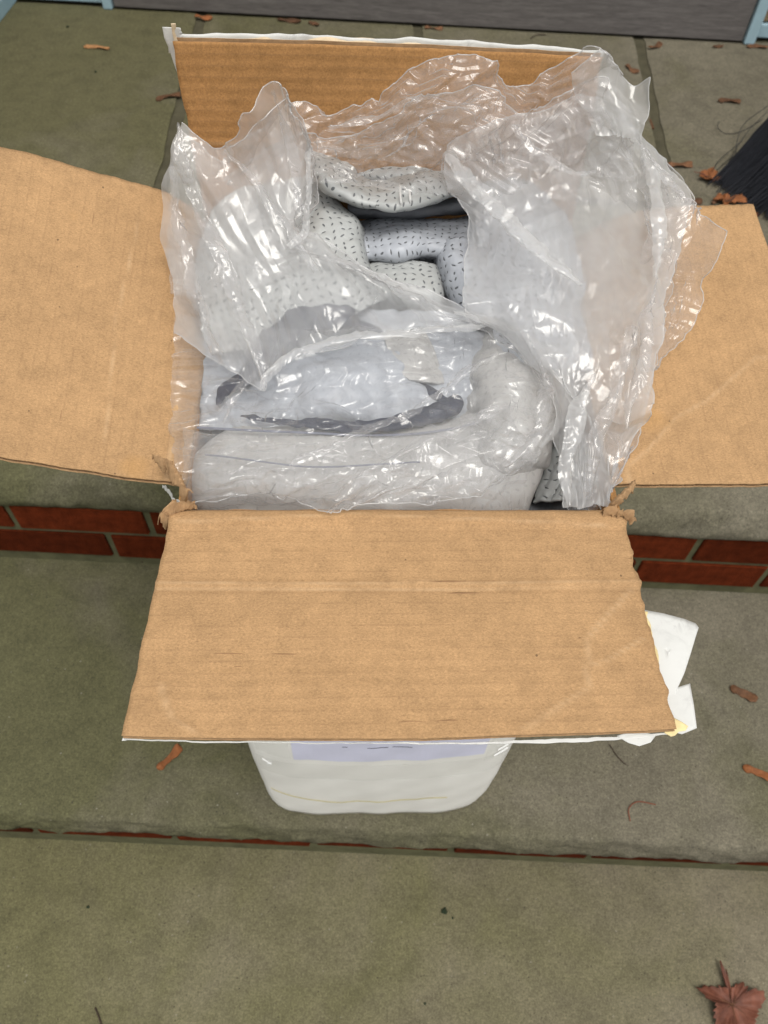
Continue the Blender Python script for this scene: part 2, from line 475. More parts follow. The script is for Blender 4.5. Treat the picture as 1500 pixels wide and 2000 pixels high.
M['moss_bit'] = simple('dark_green_bit', (0.02, 0.03, 0.015), 0.8, 0.3, 60, 200, 0.2, 0.001, 0.2)

# ------------------------------------------------------------------ ground and steps
def box_mesh(x0, x1, y0, y1, z0, z1, bev=0.0):
    bm = bmesh.new()
    bmesh.ops.create_cube(bm, size=1)
    for v in bm.verts:
        v.co = Vector(((x0 + x1) / 2 + v.co.x * (x1 - x0), (y0 + y1) / 2 + v.co.y * (y1 - y0), (z0 + z1) / 2 + v.co.z * (z1 - z0)))
    if bev:
        bmesh.ops.bevel(bm, geom=bm.edges[:], offset=bev, segments=2, affect='EDGES', profile=0.6)
    me = bpy.data.meshes.new('block')
    bm.to_mesh(me); bm.free()
    return me

def block(name, x0, x1, y0, y1, z0, z1, mat, parent=None, bev=0.0):
    me = box_mesh(x0, x1, y0, y1, z0, z1, bev)
    me.name = name
    me.materials.append(mat)
    o = bpy.data.objects.new(name, me)
    if parent: o.parent = parent
    COL.objects.link(o)
    return o

g = block('ground', -60, 60, -60, 60, -0.62, -0.402, M['ground'])
tag(g, 'soil and grass ground around the foot of the steps', 'ground', kind='structure')

def tread(name, y0, y1, zt, thick, seed, lip, dip, label, x0=-2.2, x1=2.2, mat='stone'):
    """stone slab with a rock-faced front: the top edge undulates, the face swells and its lower edge is ragged"""
    nx, nf, nt_ = 440, 9, 10
    xs = np.linspace(x0, x1, nx)
    rows = []
    edge = 0.0035 * value_noise(np.stack([xs, 0 * xs], -1), 9, seed, 4) + 0.002 * value_noise(np.stack([xs, 0 * xs], -1), 60, seed + 5, 3)
    for j in range(nt_):                                   # top, back to front
        t = j / (nt_ - 1)
        y = y1 + (y0 + edge - y1) * t
        z = zt + 0 * xs
        if j == nt_ - 1: z = z - 0.0022
        if j == nt_ - 2: y = y0 + edge + 0.006
        rows.append(np.stack([xs, y, z], -1))
    low = zt - thick + dip * (0.6 * value_noise(np.stack([xs, 0 * xs + 1], -1), 5, seed + 1, 3) + 0.55 * value_noise(np.stack([xs, 0 * xs + 2], -1), 22, seed + 2, 3))
    for j in range(1, nf + 1):                              # front face, down
        t = j / nf
        z = (zt - 0.0022) * (1 - t) + low * t
        swell = lip * math.sin(t * 2.2) * 0.95
        y = y0 + edge * (1 - t) - swell - 0.005 * value_noise(np.stack([xs, z * 3], -1), 16, seed + 3, 4) * math.sin(t * math.pi * 0.9) - 0.003 * value_noise(np.stack([xs, z], -1), 70, seed + 4, 3) * math.sin(t * math.pi * 0.9)
        rows.append(np.stack([xs, y, z], -1))
    rows.append(np.stack([xs, 0 * xs + y0 + 0.03, low], -1))  # underside, back to the riser
    gr = np.array(rows)
    o = mesh_obj(name, gr.reshape(-1, 3), grid_faces(len(rows), nx)[:, ::-1], M[mat], smooth=True)
    tag(o, label, 'step', kind='structure')
    return o

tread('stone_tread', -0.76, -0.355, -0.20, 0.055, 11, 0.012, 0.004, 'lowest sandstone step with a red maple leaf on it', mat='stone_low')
tread('stone_tread', -0.3885, 0.035, 0.0, 0.047, 23, 0.009, 0.0095, 'middle sandstone step carrying the cardboard box')
tread('stone_tread', 0.012, 0.640, 0.20, 0.049, 37, 0.018, 0.004, 'rough-nosed top step slab along the front of the porch')

def riser(yf, z0, z1, zb, first_x, label, rows=2):
    root = block('riser_wall', -2.2, 2.2, yf + 0.004, yf + 0.10, z0, z1, M['mortar'])
    tag(root, label, 'brick wall', kind='structure')
    me = []
    for k in range(4):
        bme = box_mesh(-0.0965, 0.0965, -0.0, 0.06, 0, 0.057, 0.0025)
        r = np.random.default_rng(90 + k)
        for v in bme.vertices:
            v.co += Vector(r.normal(0, 0.0006, 3))
        bme.name = 'brick'
        bme.materials.append(M['brick'])
        me.append(bme)
    i = 0
    for row in range(rows):
        x = first_x[row] - 0.2032 * 8
        while x < 1.9:
            o = bpy.data.objects.new('brick', me[i % 4])
            o.location = (x + 0.1016 + 0.0, yf + random.uniform(-0.001, 0.001), zb + row * 0.067)
            o.parent = root
            COL.objects.link(o)
            i += 1
            x += 0.2032
    return root
riser(0.0, 0.0005, 0.165, 0.0237, (-0.4446, -0.5765), 'mossy mortar riser with two courses of red brick under the top step')
riser(-0.376, -0.1995, -0.045, -0.150, (-0.31, -0.42), 'mossy mortar riser with red brick hidden under the middle step', 1)

# porch: a bed of mortar with flagstones lying in it
porch = block('porch_floor', -3.2, 3.2, 0.05, 3.2, -0.3, 0.1945, M['joint'])
tag(porch, 'porch floor of large flagstones with dark mortar joints', 'porch', kind='structure')
def paving(quad, seed, drop=0.0):
    (ax, ay), (bx, by), (cx, cy), (dx, dy) = quad
    n, m = 40, 40
    s, t = np.meshgrid(np.linspace(0, 1, n), np.linspace(0, 1, m), indexing='ij')
    P2 = ((1 - s) * (1 - t))[..., None] * np.array((ax, ay)) + (s * (1 - t))[..., None] * np.array((bx, by)) + (s * t)[..., None] * np.array((cx, cy)) + ((1 - s) * t)[..., None] * np.array((dx, dy))
    z = 0.2 - drop + 0.0006 * value_noise(P2, 3, seed, 2)
    wob = 0.003 * value_noise(P2, 14, seed + 1, 3)
    border = (s == 0) | (s == 1) | (t == 0) | (t == 1)
    P2 = P2 + np.where(border, wob, 0)[..., None]
    z = np.where(border, z - 0.002, z)
    top = np.concatenate([P2, z[..., None]], -1)
    v, f = slab_grid(top, np.array((0, 0, -0.03)), n, m)
    return mesh_obj('paving_stone', v, f, M['paving'], porch)
jl = lambda y: -0.5528 + (1.5145 - y) * 0.0756
jr = lambda y: 0.5856 - (1.5355 - y) * 0.0733
hw = 0.0135
Yb, Yf, Yn = 1.585, 0.80, 0.775
paving([(-1.9, 0.665), (jl(0.665) - hw, 0.665), (jl(Yb) - hw, Yb), (-1.9, Yb)], 1)
paving([(jl(Yf) + hw, Yf), (0.035 - hw, Yf), (0.006 - hw, Yb), (jl(Yb) + hw, Yb)], 2, 0.001)
paving([(0.035 + hw, Yf), (jr(Yf) - hw, Yf), (jr(Yb) - hw, Yb), (0.006 + hw, Yb)], 3)
paving([(jl(0.665) + hw, 0.665), (0.036, 0.665), (0.036, Yn), (jl(Yn) + hw, Yn)], 5)
paving([(0.062, 0.665), (jr(0.665) - hw, 0.665), (jr(Yn) - hw, Yn), (0.062, Yn)], 6)
paving([(jr(0.665) + hw, 0.665), (1.9, 0.665), (1.9, Yb), (jr(Yb) + hw, Yb)], 4, 0.0008)

# ------------------------------------------------------------------ house front at the back of the porch
door = empty('door', (0.03, 1.60, 0.2))
tag(door, 'grey wood grain door bottom between two pale blue posts', 'door')
block('door_panel', -0.815, 0.83, -0.028, 0.012, 0.004, 2.0, M['door'], door, 0.003)
block('bottom_shade', -0.815, 0.83, 0.0125, 0.02, -0.002, 0.05, M['black'], door)  # black strip painting the shadow line along the foot of the door
fr = empty('door_frame', (0.03, 1.60, 0.2))
tag(fr, 'pale blue door frame around the grey door', 'door frame')
block('post', -0.842, -0.818, -0.036, 0.03, 0.0, 2.1, M['blue'], fr, 0.003)
block('post', 0.833, 0.861, -0.036, 0.03, 0.0, 2.1, M['blue'], fr, 0.003)
block('lintel', -0.842, 0.861, -0.036, 0.03, 2.103, 2.2, M['blue'], fr, 0.003)
hw_ = block('house_wall', -3.2, 3.2, 1.66, 1.78, -0.3, 2.6, M['cream'])
tag(hw_, 'cream house wall behind the door and its frame', 'wall', kind='structure')
bb = block('baseboard', -1.045, -0.815, 1.592, 1.64, 0.204, 0.33, M['blue'], None, 0.003)
tag(bb, 'tall pale blue baseboard between the cream side wall and the door', 'baseboard')
bb = block('baseboard', 0.905, 1.9, 1.60, 1.64, 0.204, 0.236, M['blue'], None, 0.003)
tag(bb, 'low pale blue baseboard under the brown boards beside the door', 'baseboard')
cl = empty('clapboard_siding', (0.90, 1.62, 0.24))
tag(cl, 'brown clapboard siding beside the right door post', 'siding')
for k in range(8):
    block('board', 0.002, 1.0, -0.012 + 0.0, 0.018, 0.0 + k * 0.11, 0.104 + k * 0.11, M['wallwood'], cl, 0.003)
sw = empty('side_wall', (-1.05, 0.9, 0.2))
tag(sw, 'cream side wall of the porch with a blue foot strip', 'wall', kind='structure')
block('wall_panel', -0.10, 0.0, -0.55, 0.73, 0.036, 1.1, M['cream'], sw, 0.004)
block('foot_strip', -0.09, 0.006, -0.55, 0.69, 0.0, 0.034, M['blue'], sw, 0.002)

# ------------------------------------------------------------------ cardboard box
box = empty('cardboard_box', BOX_O, BOX_R)
tag(box, 'tall open white cardboard box with four brown inner flaps spread wide', 'box')
HX, DY, HZ = 0.155, 0.275, 0.635
T = 0.004

def wall_grid(name, fn, n, m, thick, mats, seed):
    s, t = np.meshgrid(np.linspace(0, 1, n), np.linspace(0, 1, m), indexing='ij')
    top = fn(s, t)
    v, f = slab_grid(top, np.array(thick), n, m)
    o = mesh_obj(name, v, f, mats, box, smooth=False)
    k = (n - 1) * (m - 1)
    idx = np.zeros(len(f), dtype=np.int32)
    idx[k:] = 1
    o.data.polygons.foreach_set('material_index', idx)
    o.data.polygons.foreach_set('use_smooth', (np.arange(len(f)) < 2 * k))
    return o

def front_fn(s, t):              # s along x, t up; bulges outwards low down, corners rounded at the foot
    z = 0.001 + t * (HZ - 0.002)
    taper = 1 - 0.097 * np.exp(-t / 0.45) * (1 - t ** 3) - 0.006 * np.exp(-t / 0.02) * np.abs(2 * s - 1) ** 9
    x = (2 * s - 1) * (HX - 0.003) * taper + 0.003 * np.exp(-t / 0.45) * (1 - s)
    y = -0.006 * np.sin(np.pi * np.clip(t, 0, 1) ** 0.7) - 0.014 * (1 - np.abs(2 * s - 1) ** 8) * (1 - t) ** 0.8 - 0.010 * np.sin(np.pi * np.clip(t / 0.8, 0, 1)) * (1 - (2 * s - 1) ** 2) - 0.012 * (1 - t)
    y = y + 0.004 * np.exp(-t / 0.04) * np.abs(2 * s - 1) ** 7
    z = z + 0.004 * np.exp(-t / 0.02) * np.abs(2 * s - 1) ** 14
    y = y + 0.0012 * value_noise(np.stack([s * 3, t * 6], -1), 2.0, 3, 3)
    return np.stack([x, y, z], -1)
front = wall_grid('front_wall', front_fn, 40, 60, (0, T, 0), [M['white'], M['kraft_z']], 1)
def side_fn(sgn):
    def fn(s, t):
        z = 0.001 + t * (HZ - 0.002 + 0.015 * s ** 1.3)
        taper = 1 - 0.097 * np.exp(-t / 0.45) * (1 - t ** 3) - 0.015 * np.exp(-t / 0.03)
        x = sgn * ((HX - 0.0025) * taper - (0.003 * np.exp(-t / 0.45) if sgn < 0 else 0) + 0.005 * np.sin(np.pi * s) * (1 - t))
        y0 = -0.006 * np.sin(np.pi * t ** 0.7) - 0.012 * (1 - t) + 0.006 * np.exp(-t / 0.05) + 0.0012
        y = y0 + s * (DY - 0.001 - y0)
        return np.stack([x + 0 * y, y, z], -1)
    return fn
wall_grid('side_wall', side_fn(-1), 30, 40, (T, 0, 0), [M['white'], M['kraft_z']], 2)
wall_grid('side_wall', side_fn(1), 30, 40, (-T, 0, 0), [M['white'], M['kraft_z']], 3)
def back_fn(s, t):
    z = 0.001 + t * (HZ + 0.018)
    x = (2 * s - 1) * (HX - 0.003) * (1 - 0.097 * np.exp(-t / 0.45) * (1 - t ** 3) - 0.015 * np.exp(-t / 0.03))
    return np.stack([x, 0 * x + DY, z], -1)
wall_grid('back_wall', back_fn, 30, 40, (0, -T, 0), [M['white'], M['kraft_z']], 4)
def floor_fn(s, t):
    return np.stack([(2 * s - 1) * 0.138, 0.004 + t * 0.262, 0 * s + 0.006], -1)
wall_grid('bottom_panel', floor_fn, 8, 8, (0, 0, -T), [M['kraft_y'], M['white']], 5)

# lavender label and tape on the front wall, following its bulge
def on_front(s0, s1, t0, t1, off, n=30, m=20, wav=0.0):
    s, t = np.meshgrid(np.linspace(s0, s1, n), np.linspace(t0, t1, m), indexing='ij')
    g_ = front_fn(s, t)
    g_[..., 1] -= off
    return g_
def patch(name, grid, mat, thick=(0, 0.0004, 0)):
    n, m = grid.shape[:2]
    v, f = slab_grid(grid, np.array(thick), n, m)
    return mesh_obj(name, v, f, mat, box, smooth=False)
patch('label', on_front(0.17, 0.88, 0.365, 0.60, 0.0009), M['label'])
for s0, s1, tt in ((0.44, 0.515, 0.4235), (0.53, 0.60, 0.4240), (0.35, 0.37, 0.4250)):
    patch('print_line', on_front(s0, s1, tt, tt + 0.0012, 0.0014, 12, 2), M['ink'], (0, 0.0003, 0))
patch('tape', on_front(0.02, 0.99, 0.27, 0.345, 0.0010), M['tape'])
patch('tape', on_front(0.03, 0.16, 0.37, 0.60, 0.0012), M['tape'])
patch('tape', on_front(0.89, 0.985, 0.33, 0.60, 0.0012), M['tape'])
yl = [front_fn(np.array(s), np.array(0.115 + 0.16 * (abs(s - 0.33) if s < 0.33 else 0.35 * (s - 0.33)) ** 1.2)) for s in np.linspace(0.03, 0.80, 50)]
yl = np.array(yl); yl[:, 1] -= 0.0009
patch('printed_line', np.stack([yl, yl + np.array((0, 0, 0.0022))], 1), M['yellow_line'], (0, 0.0003, 0))

for (s_, t_, ds, dt) in ((.045, .335, .03, -.012), (.06, .318, .02, .006), (.93, .372, .035, .010), (.925, .345, .05, .014)):
    pts_ = [front_fn(np.array(s_ + ds * q), np.array(t_ + dt * q)) + np.array((0, -.0015, 0)) for q in (0, .3, .6, 1)]
    pts_ = np.array(pts_)
    patch('tape_wrinkle_glint', np.stack([pts_, pts_ + np.array((0, -.0012, .0016)), pts_ + np.array((0, 0, .0032))], 1), M['glint_white'], (0, 0.0003, 0))  # white ridges paint the glints on the wrinkled tape

# ---- flaps: two liners with a real corrugated core between them
def crease(q, pts, w, h):
    """ridge height along a polyline for (...,2) points"""
    out = np.zeros(q.shape[:-1])
    best = np.full(q.shape[:-1], 1e9)
    for a, b in zip(pts[:-1], pts[1:]):
        a, b = np.array(a), np.array(b)
        ab = b - a
        t = np.clip(((q - a) @ ab) / (ab @ ab), 0, 1)
        d = np.linalg.norm(q - (a + t[..., None] * ab), axis=-1)
        best = np.minimum(best, d)
    return h * np.exp(-(best / w) ** 2)

def flap(name, surf, n, m, nrm, creases, mats, seed, jag, axis, rib_count, thick=0.0038):
    """surf(u,v)->local point (u runs along the hinge, v away from it); nrm points to the outer (white) side"""
    root = None
    u, v = np.meshgrid(np.linspace(0, 1, n), np.linspace(0, 1, m), indexing='ij')
    # ragged side edges
    j0 = jag[0] * value_noise(np.stack([v * 0, v], -1), 14, seed, 4) + 0.05 * jag[0] * np.sin(v * rib_count * 2 * np.pi)
    j1 = jag[1] * value_noise(np.stack([v * 0 + 3, v], -1), 14, seed + 1, 4) + 0.10 * jag[1] * np.sin(v * rib_count * 2 * np.pi)
    je = jag[2] * value_noise(np.stack([u, u * 0 + 7], -1), 10, seed + 2, 4)
    u2 = u + j0 * (1 - u) ** 6 + j1 * u ** 6
    v2 = v + je * v ** 8
    P = surf(u2, v2)
    q = np.stack([u, v], -1)
    hgt = np.zeros_like(u)
    for pts, w, h in creases: hgt = hgt + crease(q, pts, w, h)
    hgt += 0.0006 * value_noise(q, 5, seed + 3, 3) + 0.00008 * np.sin(v * rib_count * 2 * np.pi)
    nv = np.array(nrm, float)
    P = P - nv * hgt[..., None]
    lin = 0.0005
    v_, f_ = slab_grid(P, nv * lin, n, m)
    inner = mesh_obj(name, v_, f_, mats[0], box, smooth=False)
    inner.data.polygons.foreach_set('use_smooth', np.arange(len(f_)) < 2 * (n - 1) * (m - 1))
    crease_wear_light = np.zeros_like(u)
    for pts, w, h in creases: crease_wear_light = np.maximum(crease_wear_light, crease(q, pts, w * 0.45, 1.0))
    wa = inner.data.attributes.new('crease_wear_light', 'FLOAT', 'POINT')
    wa.data.foreach_set('value', np.tile(crease_wear_light.ravel(), 2).astype(np.float32))
    # corrugated core
    nc = rib_count * 8
    uu = np.linspace(0.003, 0.997, 40)
    vv = np.linspace(0.002, 0.996, nc)
    U, V = np.meshgrid(uu, vv, indexing='ij')
    Uj = U + (jag[0] * value_noise(np.stack([V * 0, V], -1), 14, seed, 4)) * (1 - U) ** 6 + jag[1] * value_noise(np.stack([V * 0 + 3, V], -1), 14, seed + 1, 4) * U ** 6
    Vj = V + jag[2] * value_noise(np.stack([U, U * 0 + 7], -1), 10, seed + 2, 4) * V ** 8
    Pc = surf(Uj, Vj)
    w = (0.5 + 0.46 * np.sin(V * rib_count * 2 * np.pi)) * (thick - 2 * lin) + lin
    qc = np.stack([U, V], -1)
    hc = np.zeros_like(U)
    for pts, wd, h in creases: hc = hc + crease(qc, pts, wd, h)
    Pc = Pc + nv * (w - hc)[..., None]
    vc, fc = slab_grid(Pc, nv * 0.0003, 40, nc)
    mesh_obj('corrugated_core', vc, fc, M['flute'], inner, smooth=True)
    Po = P + nv * (thick - lin)
    vo, fo = slab_grid(Po, nv * lin, n, m)
    ol = mesh_obj('outer_liner', vo, fo, [M['kraft_torn'], mats[1]], inner, smooth=False)
    kk = (n - 1) * (m - 1)
    ol.data.polygons.foreach_set('material_index', ((np.arange(len(fo)) >= kk) & (np.arange(len(fo)) < 2 * kk)).astype(np.int32))
    return inner

def front_surf(u, v):
    x = -0.155 + 0.308 * u - 0.0065 * v + 0.004 * u * v
    sag = 0.0035 * np.sin(np.pi * u)
    y = 0.003 - (0.156 + sag * 1.0) * v
    z = HZ + 0.0005 + 0.004 * np.sin(np.clip(v / 0.10, 0, 1) * np.pi) * 1 + 0.0 * v
    return np.stack([x, y, z], -1)
flap('flap', front_surf, 90, 80, (0, 0, -1), [([(0, .365), (.25, .372), (.55, .36), (.8, .37), (1, .372)], 0.012, 0.0011), ([(0, .395), (.5, .392), (1, .40)], 0.010, -0.0008), ([(.02, .08), (.4, .04), (.95, .09)], 0.010, 0.0009),
     ([(.985, .40), (.87, .62), (.85, .83), (.72, .98)], 0.012, 0.0008), ([(.05, .80), (.08, .93), (.13, .985)], 0.012, 0.0010), ([(.98, .63), (.9, .72), (.86, .74)], .010, .0007)],
     [M['kraft_y'], M['white']], 5, (0.002, 0.006, 0.002), 1, 19)['label'] = 'front flap lying flat with a crease across it'

def left_surf(u, v):             # u: front to back, v: outwards
    y = 0.024 + u * (DY - 0.024)
    d = v * 0.165
    zf = 0.637 + 0.26 * d
    zb = 0.650 + 0.046 * (1 - np.exp(-d / 0.009)) + 0.28 * d
    k = np.clip(u, 0, 1) ** 1.3
    z = zf * (1 - k) + zb * k
    return np.stack([-HX + 0.0075 - (d + 0.0085 * np.minimum(d / 0.02, 1)) * 0.97, y, z], -1)
flap('flap', left_surf, 80, 70, (0, 0, -1), [([(0, .06), (.5, .05), (1, .06)], .014, .0009), ([(.1, .3), (.5, .33), (.9, .28)], .010, .0005)],
     [M['kraft_x'], M['white']], 15, (0.003, 0.003, 0.003), 0, 20)['label'] = 'side flap rising towards the back'
def right_surf(u, v):
    y = 0.022 + u * (DY - 0.022) + 0.006 * u * v
    d = v * (0.170 - 0.018 * u)
    zf = 0.640 + 0.012 * d
    zb = 0.652 + 0.046 * (1 - np.exp(-d / 0.026))
    k = np.clip(u, 0, 1) ** 1.2
    z = zf * (1 - k) + zb * k
    return np.stack([HX - 0.0075 + d + 0.0085 * np.minimum(d / 0.02, 1), y, z], -1)
flap('flap', right_surf, 80, 70, (0, 0, -1), [([(.06, .06), (.22, .30), (.27, .45), (.42, .75), (.43, 1)], .012, .0011), ([(0, .06), (.5, .05), (1, .05)], .014, .0009)],
     [M['kraft_x'], M['white']], 25, (0.003, 0.003, 0.003), 0, 20)['label'] = 'side flap crossed by a diagonal crease'
def back_surf(u, v):
    x = -0.155 + 0.312 * u - 0.006 * v * (1 - u) - 0.008 * v * u
    y = DY + 0.010 * v + 0.004 * np.sin(np.pi * u) * v
    z = 0.648 + v * (0.164 - 0.003 * u)
    return np.stack([x, y, z], -1)
flap('flap', back_surf, 80, 70, (0, 1, 0), [([(0, .18), (.5, .17), (1, .18)], .012, .0010), ([(0, .56), (.3, .57), (.5, .56)], .010, .0008)],
     [M['kraft_z'], M['white']], 35, (0.003, 0.005, 0.002), 2, 20, thick=0.0068)['label'] = 'back flap standing upright with torn paper along its top'

# torn layers along the top of the back flap
def ribbon(name, pts, width_vec, mat, seed, amp, n=90, thick=(0, 0.0006, 0), rag=0.3, parent=None, m=8):
    pts = np.array(pts, float)
    t = np.linspace(0, len(pts) - 1, n)
    i = np.clip(t.astype(int), 0, len(pts) - 2); fr_ = (t - i)[:, None]
    c = pts[i] * (1 - fr_) + pts[i + 1] * fr_
    wv = np.array(width_vec, float)
    g_ = np.empty((n, m, 3))
    r = value_noise(np.stack([t * 0.5, 0 * t], -1), 2.2, seed, 4)
    for j in range(m):
        s = j / (m - 1)
        g_[:, j] = c + wv * (s * (1 + rag * r * s))[:, None]
    nz = np.stack([value_noise(g_ * 1.0, 60, seed + k, 3) for k in range(3)], -1)
    g_ = g_ + nz * amp
    v, f = slab_grid(g_, np.array(thick), n, m)
    return mesh_obj(name, v, f, mat, parent or box, smooth=True)
ribbon('torn_paper', [(-0.167, 0.2945, 0.800), (-0.05, 0.2985, 0.799), (0.06, 0.2985, 0.797), (0.152, 0.2945, 0.796)], (0, 0.001, 0.0135), M['paper'], 61, 0.0008, 120, (0, 0.0005, 0), 0.12)
ribbon('torn_paper', [(-0.158, 0.2930, 0.806), (-0.05, 0.2965, 0.806), (0.05, 0.2965, 0.803), (0.145, 0.2930, 0.801)], (0, 0.003, 0.0042), M['cream_torn'], 67, 0.0006, 160, (0, 0.0006, 0), 0.4)
ribbon('torn_paper', [(-0.1625, 0.292, 0.785), (-0.168, 0.2925, 0.812), (-0.1675, 0.2925, 0.8185)], (0.010, 0, 0.0), M['paper'], 69, 0.0008, 30, (0, 0.0005, 0), 0.3)
ribbon('torn_paper', [(-0.1600, 0.289, 0.803), (-0.1605, 0.288, 0.815), (-0.1600, 0.287, 0.823)], (0.0035, 0, 0.0), M['cream_torn'], 72, 0.0006, 24, (0, 0.0006, 0), 0.5)

# white paper sticking out from under the front flap
def poly_sheet(name, pts, z, mat, seed, amp=0.001, n=16, lift=0.0, parent=None):
    a, b, c, d = [np.array(p, float) for p in pts]
    s, t = np.meshgrid(np.linspace(0, 1, n), np.linspace(0, 1, n), indexing='ij')
    P2 = ((1 - s) * (1 - t))[..., None] * a + (s * (1 - t))[..., None] * b + (s * t)[..., None] * c + ((1 - s) * t)[..., None] * d
    zz = z + amp * value_noise(P2, 25, seed, 3) + lift * s ** 2
    v, f = slab_grid(np.concatenate([P2, zz[..., None]], -1), np.array((0, 0, -0.0004)), n, n)
    return mesh_obj(name, v, f, mat, parent or box, smooth=True)
def fan_sheet(name, outline, z, mat, seed, amp=0.001):
    o = np.array(outline, float)
    cpt = o.mean(0)
    rings = 8
    P2 = np.array([cpt + (o - cpt) * k / rings for k in range(rings + 1)])
    zz = z + amp * value_noise(P2, 25, seed, 3)
    top = np.concatenate([P2, zz[..., None]], -1)
    n, m = top.shape[:2]
    f = []
    for i in range(n - 1):
        for j in range(m):
            f.append((i * m + j, i * m + (j + 1) % m, (i + 1) * m + (j + 1) % m, (i + 1) * m + j))
    v = top.reshape(-1, 3)
    o_ = mesh_obj(name, v, f, mat, box, smooth=True)
    sd = o_.modifiers.new('thickness', 'SOLIDIFY'); sd.thickness = 0.0004
    return o_
fan_sheet('torn_paper', [(0.135, -0.073), (0.152, -0.0722), (0.165, -0.0752), (0.177, -0.0795), (0.1835, -0.0830), (0.1845, -0.0860), (0.181, -0.092), (0.174, -0.105), (0.168, -0.116), (0.1615, -0.1255), (0.156, -0.137), (0.150, -0.145), (0.135, -0.140), (0.132, -0.10)], 0.6295, M['paper'], 81, 0.0012)
fan_sheet('torn_paper', [(0.135, -0.126), (0.150, -0.1262), (0.1605, -0.1250), (0.1703, -0.1221), (0.1688, -0.136), (0.1667, -0.150), (0.157, -0.1535), (0.150, -0.1515), (0.140, -0.152), (0.135, -0.148)], 0.6282, M['paper'], 83, 0.0010)
fan_sheet('glue_blob', [(0.147, -0.149), (0.150, -0.1475), (0.154, -0.1445), (0.158, -0.147), (0.161, -0.1495), (0.159, -0.152), (0.155, -0.1525), (0.152, -0.1548), (0.1495, -0.1555), (0.146, -0.1535)], 0.6308, M['glue'], 85, 0.0016)
ribbon('glue_blob', [(0.1505, -0.074, 0.6302), (0.1515, -0.085, 0.6302), (0.1495, -0.10, 0.6302), (0.1485, -0.12, 0.6302), (0.1460, -0.140, 0.6302)], (0.0035, 0, 0), M['glue'], 87, 0.0006, 60, (0, 0, -0.0006), 0.7)
ribbon('torn_paper', [(-0.1585, -0.115, 0.6302), (-0.1600, -0.135, 0.6302), (-0.1605, -0.1535, 0.6302)], (-0.0020, 0, 0), M['paper'], 89, 0.0004, 40, (0, 0, -0.0005), 0.5)
ribbon('torn_paper', [(-0.1610, -0.1525, 0.6302), (-0.05, -0.1565, 0.6302), (0.05, -0.1570, 0.6302), (0.10, -0.1555, 0.6300), (0.148, -0.1530, 0.6300)], (0, -0.0014, 0), M['paper'], 91, 0.0005, 120, (0, 0, -0.0005), 0.9)
fan_sheet('torn_paper', [(0.118, -0.1545), (0.124, -0.1585), (0.130, -0.1605), (0.137, -0.1585), (0.141, -0.1545), (0.13, -0.151)], 0.6294, M['paper'], 93, 0.0008)

# crushed cardboard at the torn flap corners
def crushed(pts, radii, seed, amp, parent=box, name='torn_corner', mat=None, n=40, k=14, flat=0.5):
    pts = np.array(pts, float); radii = np.array(radii, float)
    t = np.linspace(0, len(pts) - 1, n)
    i = np.clip(t.astype(int), 0, len(pts) - 2); f_ = (t - i)
    c = pts[i] * (1 - f_)[:, None] + pts[i + 1] * f_[:, None]
    r = radii[i] * (1 - f_) + radii[i + 1] * f_
    tan = np.gradient(c, axis=0); tan /= np.linalg.norm(tan, axis=1)[:, None]
    up = np.array((0, 0, 1.0))
    sd = np.cross(tan, up); sd /= np.linalg.norm(sd, axis=1)[:, None] + 1e-9
    nn = np.cross(sd, tan)
    V = []
    for a in np.linspace(0, 2 * np.pi, k, endpoint=False):
        V.append(c + sd * (r * np.cos(a))[:, None] + nn * (r * flat * np.sin(a))[:, None])
    V = np.stack(V, 1)
    # pleats: creased, ridged displacement
    q = V.reshape(-1, 3)
    d = np.stack([1 - 2 * np.abs(value_noise(q, 120, seed + s, 3)) for s in range(3)], -1)
    q = q + d * amp
    faces = [(a * k + b, a * k + (b + 1) % k, (a + 1) * k + (b + 1) % k, (a + 1) * k + b) for a in range(n - 1) for b in range(k)]
    faces += [tuple(range(k)), tuple((n - 1) * k + b for b in range(k - 1, -1, -1))]
    return mesh_obj(name, q, faces, mat or M['kraft_torn'], parent, smooth=False)
# ------------------------------------------------------------------ spline sheets
def cr(a, t):
    """Catmull-Rom through rows of a (n,...) at parameter t in 0..n-1"""
    n = len(a)
    i = np.clip(np.floor(t).astype(int), 0, n - 2)
    f = (t - i)
    ext = np.concatenate([[2 * a[0] - a[1]], a, [2 * a[-1] - a[-2]]])
    p0, p1, p2, p3 = ext[i], ext[i + 1], ext[i + 2], ext[i + 3]
    f = f.reshape(f.shape + (1,) * (p1.ndim - f.ndim))
    return 0.5 * (2 * p1 + (p2 - p0) * f + (2 * p0 - 5 * p1 + 4 * p2 - p3) * f ** 2 + (3 * p1 - p0 - 3 * p2 + p3) * f ** 3)

def eval_grid(ctrl, n, m):
    c = np.array(ctrl, float)
    a = cr(c, np.linspace(0, c.shape[0] - 1, n))
    return np.swapaxes(cr(np.swapaxes(a, 0, 1), np.linspace(0, c.shape[1] - 1, m)), 0, 1)

